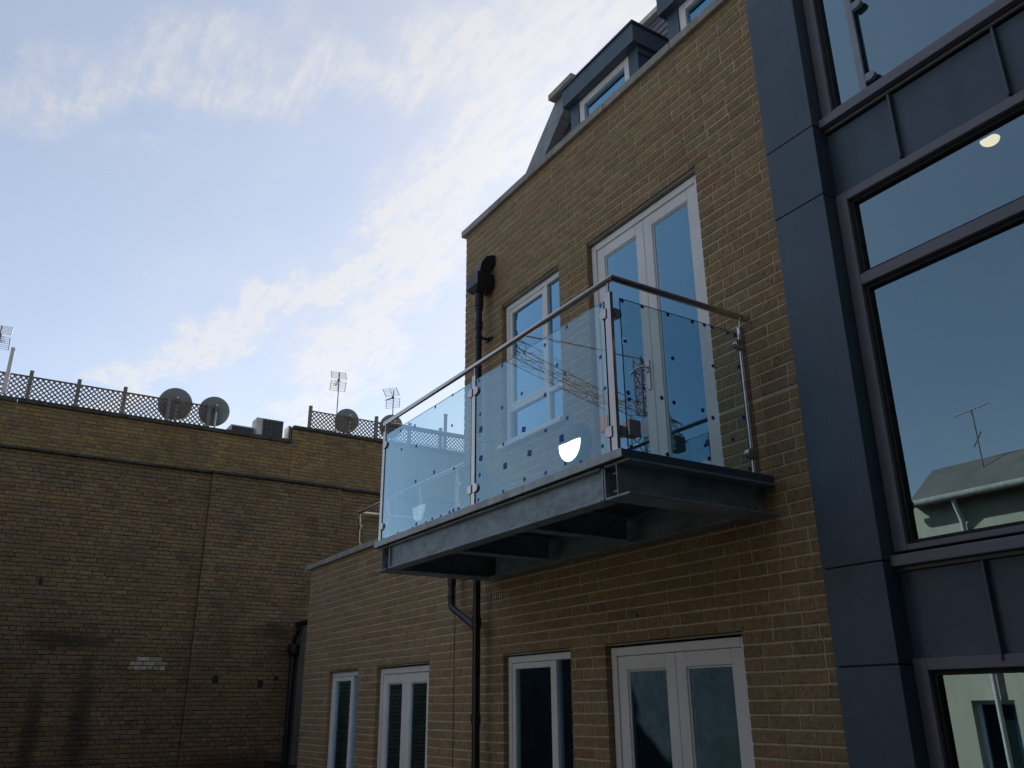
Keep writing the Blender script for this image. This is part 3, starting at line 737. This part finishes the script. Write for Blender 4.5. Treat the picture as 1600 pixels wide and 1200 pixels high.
# ------------------------------------------------------------------ rainwater pipe
dpx, dpy = -6.525, D-0.125
dp = thing('rainwater_downpipe', (dpx, dpy, GZ), 'black plastic downpipe with box hopper on the left corner of the brick wall', 'downpipe')
obj('pipe', G().tube([(dpx, dpy, GZ+0.02), (dpx, dpy, 3.74)], 0.034, 16), 'black_plastic', dp, smooth=True)
for z in (3.42, 2.1, 0.62, -0.15):
    obj('collar', G().tube([(dpx, dpy, z), (dpx, dpy, z+0.075)], [0.0415, 0.0415], 16), 'black_plastic', dp, smooth=True)
for z in (3.32, 1.2, -0.6):
    obj('bracket', G().box(dpx-0.055, dpx+0.075, D-0.02, D-0.002, z, z+0.022).box(dpx-0.012, dpx+0.012, dpy+0.03, D-0.02, z, z+0.022).tube([(dpx+0.052, D-0.001, z+0.011), (dpx+0.052, D-0.05, z+0.011)], 0.008, 6).tube([(dpx, dpy, z), (dpx, dpy, z+0.022)], 0.040, 14), 'black_plastic', dp)
hg = G()
hy0, hy1 = D-0.205, D-0.015
hx0, hx1 = dpx-0.115, dpx+0.115
hg.box(hx0, hx1, hy0, hy1, 3.86, 3.99)
hg.add([(hx0,hy0,3.8595),(hx1,hy0,3.8595),(hx1,hy1,3.8595),(hx0,hy1,3.8595),(dpx-0.05,dpy-0.05,3.80),(dpx+0.05,dpy-0.05,3.80),(dpx+0.05,dpy+0.05,3.80),(dpx-0.05,dpy+0.05,3.80)], [(0,1,5,4),(1,2,6,5),(2,3,7,6),(3,0,4,7),(4,5,6,7)])
obj('hopper', hg, 'black_plastic', dp, bevel=0.003)
obj('hopper_spigot', G().tube([(dpx, dpy, 3.81), (dpx, dpy, 3.66), (dpx, dpy, 3.655), (dpx, dpy, 3.62)], [0.048, 0.048, 0.041, 0.041], 16), 'black_plastic', dp, smooth=True)
g = G(); prev = None
arc = [(D+0.01, 4.165), (D-0.03, 4.160), (D-0.065, 4.145), (D-0.088, 4.110), (D-0.096, 4.06), (D-0.098, 3.985)]
xo = [0.055, 0.055, 0.050, 0.035, 0.018, 0.010]
g = G(); n = len(arc); vs2 = []; fs2 = []
for i, (yy, zz_) in enumerate(arc):
    t = Vector((0, arc[min(i+1, n-1)][0]-arc[max(i-1, 0)][0], arc[min(i+1, n-1)][1]-arc[max(i-1, 0)][1])).normalized(); nn = Vector((0, -t.z, t.y))
    for sx_, sn in ((-1, -1), (1, -1), (1, 1), (-1, 1)): vs2.append(Vector((dpx+xo[i]+sx_*0.060, yy, zz_-0.005)) + nn*sn*0.056)
for i in range(n-1):
    for j in range(4): fs2.append((i*4+j, i*4+(j+1) % 4, (i+1)*4+(j+1) % 4, (i+1)*4+j))
fs2 += [(0, 1, 2, 3), tuple((n-1)*4+j for j in range(4))]
obj('outlet_elbow', g.add(vs2, fs2), 'black_plastic', dp, bevel=0.006)
brx = -6.985
obj('branch_pipe', G().tube([(brx, dpy, 1.16), (brx, dpy, 0.85), (brx+0.02, dpy, 0.82), (dpx-0.07, dpy, 0.645), (dpx-0.01, dpy, 0.60)], 0.030, 14), 'black_plastic', dp, smooth=True)
obj('branch_socket', G().tube([(brx, dpy, 1.02), (brx, dpy, 1.13)], 0.040, 14), 'black_plastic', dp, smooth=True)
obj('collar', G().tube([(brx, dpy, 0.90), (brx, dpy, 0.93)], 0.037, 14), 'black_plastic', dp, smooth=True)
obj('branch_hopper', G().box(brx-0.09, brx+0.09, D-0.17, D-0.004, 1.13, 1.21), 'black_plastic', dp, bevel=0.008)

# ------------------------------------------------------------------ railing on the low roof terrace
tr_ = thing('terrace_railing', (-8.5, 4.03, 1.78), 'low stainless railing with glass on the roof terrace left of the balcony', 'railing')
ty = 4.03; rz = 2.285; rx = -10.0
obj('handrail', G().tube([(XU-0.005, ty, rz), (rx, ty, rz), (rx, ty+3.4, rz)], 0.021, 12), 'stainless', tr_, smooth=True)
for x, y in ((rx+0.01, ty), (-9.15, ty), (-8.30, ty), (-7.44, ty), (rx, ty+1.3), (rx, ty+2.6)):
    p = obj('post', B(x-0.022, x+0.022, y-0.010, y+0.010, ZL+0.066, 2.20), 'stainless', tr_, bevel=0.002)
    obj('rail_pin', G().tube([(x, y, 2.195), (x, y, rz-0.01)], 0.007, 8), 'stainless', p)
    for z in (1.88, 2.10): obj('glass_clamp', B(x+0.023, x+0.06, y-0.016, y+0.016, z-0.02, z+0.02), 'stainless', p, bevel=0.006)
for a, b in ((-9.96, -9.20), (-9.10, -8.35), (-8.25, -7.49)):
    obj('glass_panel', B(a, b, ty-0.004, ty+0.004, 1.80, 2.17), 'clear_glass', tr_)
obj('glass_panel', B(rx-0.004, rx+0.004, ty+0.05, ty+1.25, 1.80, 2.17), 'clear_glass', tr_)

# ------------------------------------------------------------------ old brick building on the left
XF = -16.80
old = thing('old_brick_building', (XF-3, 3, GZ), 'old sooty brown brick building with a yellow brick parapet, left side', 'building')
to = lambda u, v, n: (XF + n, u, v); to2 = lambda u, v, n: (XF + 0.07 + n, u, v); tu = lambda u, v, n: (XF - 0.14 + n, u, v)
YA, YZ = -1.25, 13.0
ZW, ZP, ZP2 = 4.27, 5.17, 5.50
wo = part('wall', old, (XF, 3, GZ))
obj('mortar', B(XF-0.5, XF-0.007, YA, YZ, GZ, ZW).box(XF-0.3, XF+0.063, 3.657, 6.293, GZ, ZW), 'mortar_old', wo)
obj('parapet_mortar', B(XF-0.5, XF-0.146, YA, 5.21, ZW+0.005, ZP).box(XF-0.5, XF-0.146, 5.212, YZ, ZW+0.005, ZP2), 'mortar_band', wo)
HOLES = [(4.07, 4.17, 0.39, 0.54), (4.90, 5.0, 0.34, 0.46), (1.0, 1.06, 2.0, 2.06)]
it2 = [(to, b, OLD) for b in lay(YA, 3.645, GZ, ZW, 0.015, HOLES, 'garden', 31)] + [(to, b, OLD) for b in lay(6.305, YZ, GZ, ZW, 0.015, [], 'garden', 32)]
it2 += [(to2, b, OLD) for b in lay(3.65, 6.30, GZ, ZW, 0.015, HOLES, 'garden', 33)]
PATCH = [(0.6, (0.56, 0.50, 0.38)), (0.4, (0.42, 0.36, 0.25))]
it2 = [(tw, b, PATCH if (2.55 < b[0] < 3.2 and 0.58 < b[2] < 0.84 and abs((b[0]+b[1])/2-2.9) < 0.36-(b[2]-0.6)*0.9) else pal) for tw, b, pal in it2]
it3 = [(tu, b, YEL) for b in lay(YA, 5.205, ZW+0.02, ZP-0.004, 0.015, [], 'garden', 34)] + [(tu, b, YEL) for b in lay(5.218, YZ, ZW+0.02, ZP2-0.004, 0.015, [], 'garden', 35)]
r2 = rank(it2)
bricks_single(r2[:300], 'brick_old', wo, (Vector((0, 1, 0)), Vector((1, 0, 0))), seed=41, bev=0.006, jit=0.005)
bricks_mesh('brickwork', r2[300:] + it3, 'brick_old', wo, seed=42, bev=0.006, jit=0.0045)
for hy, hz, hr_ in ((4.12, 0.465, 0.06), (4.95, 0.40, 0.055), (5.24, 0.49, 0.045), (1.03, 2.03, 0.035)):
    obj('dark_hole_plug', G().tube([(XF-0.05, hy, hz), (XF+(0.078 if hy > 3.6 else 0.008), hy, hz)], hr_, 14), 'gasket', old)  # solid black plug paints the darkness inside a hole
def stones(name, segs, mat):
    p = part(name, old, (XF, 0, segs[0][4]))
    for (x0, x1, y0, y1, z0, z1, L) in segs:
        n = max(1, round((y1-y0)/L)); l = (y1-y0)/n
        for i in range(n):
            e = rs.uniform(-0.008, 0.008)
            obj('coping_stone', B(x0, x1+e, y0+i*l+0.003, y0+(i+1)*l-0.003, z0+e*0.4, z1+e*0.6), mat, p, bevel=0.010, seg=1)
stones('string_course', [(XF-0.139, XF+0.075, YA, 3.60, ZW+0.002, ZW+0.055, 0.72), (XF-0.139, XF+0.145, 3.61, 6.34, ZW+0.002, ZW+0.06, 0.72), (XF-0.139, XF+0.075, 6.35, YZ, ZW+0.002, ZW+0.055, 0.72)], 'dark_coping')
stones('parapet_coping', [(XF-0.55, XF-0.10, YA, 5.205, ZP, ZP+0.085, 0.45), (XF-0.55, XF-0.10, 5.215, YZ, ZP2, ZP2+0.075, 0.45)], 'dark_coping')
obj('flat_roof', B(XF-9, XF-0.5, YA, YZ, 4.5, 5.0), 'dark_coping', old)
obj('side_wall', B(XF-9, XF-0.5, YA, YA+0.3, GZ, 4.5).box(XF-9, XF-0.5, YZ-0.3, YZ, GZ, 4.5), 'mortar_old', old)

# trellis runs
def trellis(label, posts, y0, y1, z0, z1, xt):
    t = thing('trellis_fence', (xt, (y0+y1)/2, z0), label, 'trellis', 'trellis fences on the old parapet')
    for y in posts:
        e = rt.uniform(-0.02, 0.02)
        obj('post', B(xt+0.016, xt+0.085, y-0.033, y+0.033, z0-0.02, z1+0.09+e), 'timber_grey', t, bevel=0.004)
    obj('top_rail', B(xt-0.014, xt+0.014, y0, y1, z1-0.022, z1), 'trellis_wood', t)
    obj('bottom_rail', B(xt-0.014, xt+0.014, y0, y1, z0+0.01, z0+0.032), 'trellis_wood', t)
    H = z1-z0-0.054; pit = 0.092; w = 0.0115; g = G()
    for sgn in (1, -1):
        y = y0 - H
        while y < y1 + H:
            a, b = (y, y+H) if sgn > 0 else (y+H, y)      # at bottom, at top
            pa, pb = (a, z0+0.032), (b, z1-0.022)
            # clip to y0..y1
            def cut(p, q):
                (u0, v0), (u1, v1) = p, q
                lo, hi = 0.0, 1.0
                for e0, e1 in ((y0-u0, u1-u0), (u0-y1, u0-u1)):
                    if abs(e1) < 1e-9: continue
                    k = e0/e1
                    if e1 > 0: lo = max(lo, k)
                    else: hi = min(hi, k)
                return None if hi-lo < 0.03 else ((u0+(u1-u0)*lo, v0+(v1-v0)*lo), (u0+(u1-u0)*hi, v0+(v1-v0)*hi))
            sgm = cut(pa, pb)
            if sgm:
                (u0, v0), (u1, v1) = sgm; d = Vector((u1-u0, v1-v0)).normalized(); nx, ny = -d.y*w, d.x*w
                xa, xb = (xt+0.0005, xt+0.009) if sgn > 0 else (xt-0.009, xt-0.0005)
                g.prism([(u0+nx, v0+ny), (u0-nx, v0-ny), (u1-nx, v1-ny), (u1+nx, v1+ny)], 'x', xa, xb)
            y += pit
    tag(obj('lattice', g, 'trellis_wood', t), kind='stuff')
trellis('long diamond trellis fence on the lower part of the old parapet, far left', [-1.2, -0.55, 0.27, 1.07, 1.88, 2.70, 3.48], -1.24, 3.50, ZP+0.087, 5.735, XF-0.25)
trellis('diamond trellis fence on the raised old parapet, seen partly through the balcony glass', [5.58, 7.12, 7.95, 8.75, 9.7, 10.6], 5.56, 11.5, ZP2+0.077, 6.01, XF-0.25)

def dish(y, z, r, label, xd=XF-0.48, base=5.25):
    t = thing('satellite_dish', (xd, y, base), label, 'satellite dish', 'satellite dishes on the old parapet')
    ax = Vector((-0.93, 0.10, 0.36)).normalized()          # looks away from us, towards the south
    q = ax.to_track_quat('Z', 'Y').to_matrix().to_4x4()
    m = Matrix.Translation((xd, y, z)) @ q
    prof = [(r*k/8, r*0.28*(k/8)**2 - r*0.14) for k in range(9)]
    prof2 = [(p, h-0.008) for p, h in reversed(prof)]
    obj('reflector', G().lathe(prof + [(r*1.015, r*0.14)] + prof2, 40, m), 'dish_grey', t, smooth=True)
    b = m @ Vector((0, 0, -r*0.14-0.06)); hx = xd+0.19
    obj('mast', G().tube([(hx, y, base), (hx, y, z+0.10)], 0.02, 10), 'pole_white', t, smooth=True)
    obj('bracket', G().box(hx-0.11, hx+0.03, y-0.035, y+0.035, z-0.06, z+0.06).tube([(hx, y-0.06, z+0.03), (hx, y+0.06, z+0.03)], 0.012, 6).tube([(hx, y-0.06, z-0.03), (hx, y+0.06, z-0.03)], 0.012, 6), 'aerial_metal', t)
    f = m @ Vector((0, -r*0.5, r*1.1))
    obj('feed_arm', G().tube([m @ Vector((0, -r*0.95, 0.02)), f], 0.012, 6).tube([f, m @ Vector((0, -r*0.35, r*0.95))], 0.03, 8), 'aerial_metal', t)
dish(2.87, 5.735, 0.325, 'large grey satellite dish behind the left trellis, leftmost of the four', XF-0.50)
dish(3.64, 5.705, 0.305, 'grey satellite dish at the right end of the left trellis')
dish(6.53, 5.985, 0.275, 'grey satellite dish on the raised parapet beside the tall aerial', base=5.57)
dish(7.62, 6.035, 0.275, 'grey satellite dish cut off by the balcony handrail', base=5.57)

def aerial(y, zb, zt, face, label, xd=XF-0.4, tilt=0.0):
    """grid aerial: four wire panels in a bow, on a mast"""
    t = thing('tv_aerial', (xd, y, zb), label, 'aerial', 'television aerials on the old roof')
    obj('mast', G().tube([(xd, y, zb), (xd, y, zt-0.05)], 0.011, 8), 'aerial_metal', t)
    c = Vector((xd, y, zt-0.22)); a = face
    m = Matrix.Translation(c) @ Matrix.Rotation(a, 4, 'Z') @ Matrix.Rotation(tilt, 4, 'Y')
    for s in (1, -1):
        g = G()
        for k in range(7):
            q = 0.03 + k*0.033
            p = [m @ Vector((0.03+0.12*(k/6), yy, s*q)) for yy in (-0.17, 0.17)]; g.tube(p, 0.0035, 4)
        for yy in (-0.17, 0.0, 0.17):
            g.tube([m @ Vector((0.03, yy, s*0.03)), m @ Vector((0.15, yy, s*0.235))], 0.0065 if yy else 0.005, 5)
        obj('reflector_grid', g, 'aerial_metal', t)
    g = G().tube([m @ Vector((-0.02, 0, 0)), m @ Vector((0.42, 0, 0))], 0.008, 6)
    for k in range(6): g.tube([m @ Vector((0.10+k*0.06, -0.07, 0)), m @ Vector((0.10+k*0.06, 0.07, 0))], 0.0035, 4)
    obj('boom', g, 'aerial_metal', t)
    obj('dipole_box', G().box(*[q for ax_ in range(3) for q in ((m @ Vector((0.05, 0, 0)))[ax_]-0.022, (m @ Vector((0.05, 0, 0)))[ax_]+0.022)]), 'gasket', t)
aerial(6.25, 5.0, 7.13, math.radians(170), 'grid tv aerial on a tall thin mast beside the right trellis')
aerial(7.60, 5.0, 6.95, math.radians(-48), 'tilted grid tv aerial just left of the balcony handrail end', tilt=math.radians(28))
aerial(-0.36, 5.0, 6.72, math.radians(175), 'grid tv aerial cut by the left edge of the photo')
tag(obj('white_pole', G().tube([(XF-0.02, -0.10, ZP+0.08), (XF-0.02, -0.10, 6.10)], 0.036, 12).tube([(XF-0.02, -0.10, 6.09), (XF-0.02, -0.10, 6.14)], 0.040, 12), 'pole_white', smooth=True), 'white pole standing on the old parapet at the far left', 'pole')
tag(obj('grey_pole', G().tube([(XF-0.3, 8.93, 5.0), (XF-0.3, 8.93, 6.48)], 0.04, 12).tube([(XF-0.3, 8.93, 6.475), (XF-0.3, 8.93, 6.51)], 0.046, 12), 'timber_grey', smooth=True), 'grey pole beyond the trellis seen through the balcony glass', 'pole')
def ac(y0, y1, z0, z1, label, grille=True, dx=0.35, xf=XF-0.22):
    t = thing('condenser_unit', (xf-dx/2, (y0+y1)/2, z0), label, 'condenser', 'boxes on the old roof')
    obj('casing', B(xf-dx, xf, y0, y1, z0, z1), 'ac_white', t, bevel=0.01)
    if grille:
        obj('grille', B(xf+0.001, xf+0.012, y0+0.13, y1-0.02, z0+0.03, z1-0.02), 'ac_grille', t)
        g = G()
        for k in range(5): zq = z0+0.05+k*(z1-z0-0.1)/4; g.box(xf+0.0125, xf+0.02, y0+0.13, y1-0.02, zq-0.003, zq+0.003)
        for k in range(6): yq = y0+0.14+k*(y1-y0-0.17)/5; g.box(xf+0.0205, xf+0.026, yq-0.003, yq+0.003, z0+0.03, z1-0.02)
        obj('guard', g, 'timber_grey', t)
    else:
        obj('grille', B(xf+0.001, xf+0.012, y0+0.02, y1-0.02, z0+0.02, z1-0.03), 'ac_grille', t)
ac(4.46, 5.03, 5.0, 5.655, 'white air-conditioning unit with dark fan guard on the old parapet')
ac(3.95, 4.44, 5.0, 5.42, 'low dark box beside the white air-conditioning unit', False)
ac(5.14, 5.205, 5.0, 5.58, 'thin grey box against the raised parapet end', False, 0.3)

# rendered outbuilding in the gap, soil pipe, rail
ob = thing('rendered_outbuilding', (-14, 6.5, GZ), 'grey rendered outbuilding in the gap left of the new brick wall', 'building')
obj('wall', slab([-16.79, -16.10, -15.2, -12.0], [GZ, -1.0, 0.12, 1.46], lambda u, v: not (-16.10 < u < -15.2 and -1.0 < v < 0.12), lambda u, v, n: (u, 5.6-n, v), 0, -0.25), 'render_grey', ob)
obj('body', B(-16.79, -12.0, 5.86, 9, GZ, 1.44), 'render_grey', ob)
obj('roof_edge', B(-16.79, -11.9, 5.53, 9.05, 1.465, 1.53), 'gasket', ob, bevel=0.01)
w = obj('window', ring(G(), -16.09, -15.21, -0.99, 0.11, 0.06, 5.68, 5.74), 'white_upvc', ob, bevel=0.004)
obj('pane', B(-16.04, -15.26, 5.70, 5.715, -0.94, 0.06), 'window_glass', w)
sp_ = thing('soil_pipe', (-16.62, 5.5, GZ), 'old black cast pipe in the corner beside the rendered outbuilding', 'pipe')
obj('pipe', G().tube([(-16.62, 5.5, GZ), (-16.62, 5.5, 0.90)], 0.055, 12), 'black_plastic', sp_, smooth=True)
obj('hopper', G().tube([(-16.62, 5.5, 0.88), (-16.62, 5.5, 0.95), (-16.62, 5.5, 1.10)], [0.06, 0.11, 0.12], 12), 'black_plastic', sp_)
obj('swan_neck', G().tube([(-16.62, 5.5, 1.05), (-16.60, 5.5, 1.2), (-16.50, 5.52, 1.3), (-16.46, 5.52, 1.44)], 0.04, 10), 'black_plastic', sp_, smooth=True)
br = thing('yard_railing', (-15.8, 5.2, GZ), 'thin black metal railing at the foot of the rendered outbuilding', 'railing')
obj('top_rail', B(-16.7, -14.6, 5.15, 5.18, -0.96, -0.93), 'black_plastic', br)
for i in range(15): obj('baluster', B(-16.65+i*0.14, -16.635+i*0.14, 5.155, 5.17, GZ, -0.961), 'black_plastic', br)

# ------------------------------------------------------------------ buildings across the yard, behind the camera (some show in the glass, others are there to block light)
YO = -8.0
op = thing('cream_house', (-2, YO-3, GZ), 'cream rendered house with slate roof mirrored in the bay windows', 'building')
wins = [(-9.55, -8.75, -1.3, 0.0), (-7.6, -6.8, -1.3, 0.0), (-5.6, -4.8, -1.3, 0.0), (-3.4, -2.6, -1.3, 0.0)]
tope = lambda u, v, n: (u, YO + n, v)
obj('wall', slab(sorted({-10.15, 6, *[q for o in wins for q in o[:2]]}), [GZ, -1.3, 0.0, 3.66], lambda u, v: not any(o[0] < u < o[1] and o[2] < v < o[3] for o in wins), tope, 0, -0.3), 'cream_render', op)
obj('body', B(-10.14, 6, YO-7, YO-0.31, GZ, 3.6), 'cream_render', op)
for o in wins:
    wv = obj('window', ring(G(), o[0]+0.01, o[1]-0.01, o[2]+0.01, o[3]-0.01, 0.06, YO-0.2, YO-0.12), 'white_upvc', op)
    obj('pane', B(o[0]+0.06, o[1]-0.06, YO-0.19, YO-0.18, o[2]+0.06, o[3]-0.06), 'window_glass', wv)
    obj('balcony_rail', B(o[0]-0.2, o[1]+0.2, YO+0.02, YO+0.35, o[2]+0.1, o[2]+0.14), 'black_plastic', wv)
obj('roof', G().prism([(YO+0.28, 3.68), (YO-0.85, 4.55), (YO-4.8, 4.55), (YO-7.3, 3.68)], 'x', -9.95, 6.2), 'roof_slate', op)
obj('gutter', G().tube([(-10.1, YO+0.33, 3.66), (6.2, YO+0.33, 3.66)], 0.07, 10), 'coping', op, smooth=True)
obj('downpipe', G().tube([(-9.0, YO+0.08, GZ), (-9.0, YO+0.08, 3.2), (-8.98, YO+0.3, 3.6)], 0.045, 10), 'pole_white', op, smooth=True)
a2 = thing('house_aerial', (-8.7, YO-0.4, 3.9), 'thin tv aerial over the cream house mirrored in the bay window', 'aerial')
obj('mast', G().tube([(-8.7, YO-0.5, 3.95), (-8.7, YO-0.5, 5.45)], 0.014, 8), 'aerial_metal', a2)
obj('boom', G().tube([(-9.1, YO-0.5, 5.42), (-8.3, YO-0.4, 5.47)], 0.012, 6).tube([(-8.85, YO-0.6, 4.75), (-8.55, YO-0.4, 4.95)], 0.012, 6), 'aerial_metal', a2)
db = thing('dark_brick_block', (-28, YO-4, GZ), 'low dark brick block across the yard mirrored in the lower doors', 'building')
obj('wall', B(-48, -13.5, YO-9, YO-0.8, GZ, 5.00), 'dark_brick_plain', db)
obj('parapet', B(-48.1, -13.45, YO-9.1, YO-0.7, 5.001, 5.12), 'dark_coping', db)
g = G()
for i in range(9): obj('window', ring(G(), -47+i*4, -46+i*4, -0.9, 0.5, 0.07, YO-0.80, YO-0.74), 'timber_grey', db)
wg = thing('side_wing', (6, 0, GZ), 'tall brick wing closing the yard on the right, outside the photo', 'building')
obj('wall', B(2.3, 9, -7, 8, GZ, 12), 'dark_brick_plain', wg)  # unseen wing, set close and tall to block more sky light
obj('parapet', B(2.2, 9.1, -7.1, 8.1, 12.001, 12.15), 'dark_coping', wg)
tb = thing('tall_sky_blocker', (2, -13, GZ), 'tall rendered block added behind the camera to block low sky light', 'building')
obj('wall', B(-6.2, 9, -22, -15.6, GZ, 11), 'render_grey', tb)  # unseen block added to keep low sky light off the facade
obj('parapet', B(-6.3, 9.1, -22.1, -15.5, 11.001, 11.2), 'coping', tb)
for i in range(6):
    for j in range(3):
        obj('window', ring(G(), -5+i*2.3, -3.8+i*2.3, 1.5+j*3, 3.2+j*3, 0.08, -15.62, -15.54), 'white_upvc', tb)
for x0, x1, lab in ((-16.0, -7.7, 'dark brick wall added out of view on the left to shade the lower facade'), (-4.3, 2.2, 'dark brick wall added close behind the camera to shade the lower facade')):
    yw = thing('shade_wall', ((x0+x1)/2, -1.7, GZ), lab, 'wall')  # added walls, out of view, that darken the lower facade
    obj('masonry', B(x0, x1, -1.9, -1.55, GZ, 2.1), 'dark_brick_plain', yw)
    obj('coping', B(x0-0.04, x1+0.04, -1.96, -1.49, 2.101, 2.17), 'dark_coping', yw, bevel=0.01)
# tower crane
cr = thing('tower_crane', (-50.8, -37.3, GZ), 'orange and red tower crane mirrored in the balcony glass', 'crane')
def lattice(p0, p1, w, r, n, name, mat):
    p0, p1 = Vector(p0), Vector(p1); t = (p1-p0).normalized(); up = Vector((0, 0, 1)) if abs(t.z) < 0.9 else Vector((1, 0, 0))
    a = t.cross(up).normalized()*w; b = a.cross(t).normalized()*w
    g = G(); C = [a+b, a-b, -a-b, -a+b]
    for c in C: g.tube([p0+c, p1+c], r*1.4, 4)
    for i in range(n):
        q0, q1 = p0.lerp(p1, i/n), p0.lerp(p1, (i+1)/n)
        for j in range(4):
            c, d = C[j], C[(j+1) % 4]; g.tube([q0+c, q0+d], r, 4); g.tube([q0+c, q1+d] if i % 2 else [q0+d, q1+c], r, 4)
    obj(name, g, mat, cr)
mt = Vector((-50.8, -37.3, 22.6)); jd = (Vector((-45.4, -22.8, 22.6))-mt).normalized()
lattice((mt.x, mt.y, GZ), mt, 0.8, 0.04, 14, 'mast', 'crane_red')
lattice(mt + jd*1.5, mt + jd*30, 0.45, 0.024, 18, 'jib', 'crane_orange')
lattice(mt - jd*1.5, mt - jd*6, 0.5, 0.045, 4, 'counter_jib', 'crane_red')
lattice(mt, mt + Vector((0, 0, 5)), 0.45, 0.06, 4, 'tower_head', 'crane_red')
obj('tie', G().tube([mt+Vector((0, 0, 5)), mt+jd*20+Vector((0, 0, 0.6))], 0.05, 4).tube([mt+Vector((0, 0, 5)), mt-jd*5.5+Vector((0, 0, 0.6))], 0.04, 4), 'crane_orange', cr)
obj('cab', B(mt.x-0.5, mt.x+0.5, mt.y+0.9, mt.y+2.1, mt.z-2.2, mt.z-0.9), 'crane_red', cr)
obj('counterweight', B((mt-jd*5.6).x-0.5, (mt-jd*5.6).x+0.5, (mt-jd*5.6).y-0.6, (mt-jd*5.6).y+0.6, mt.z-2.0, mt.z-0.7), 'dark_coping', cr)
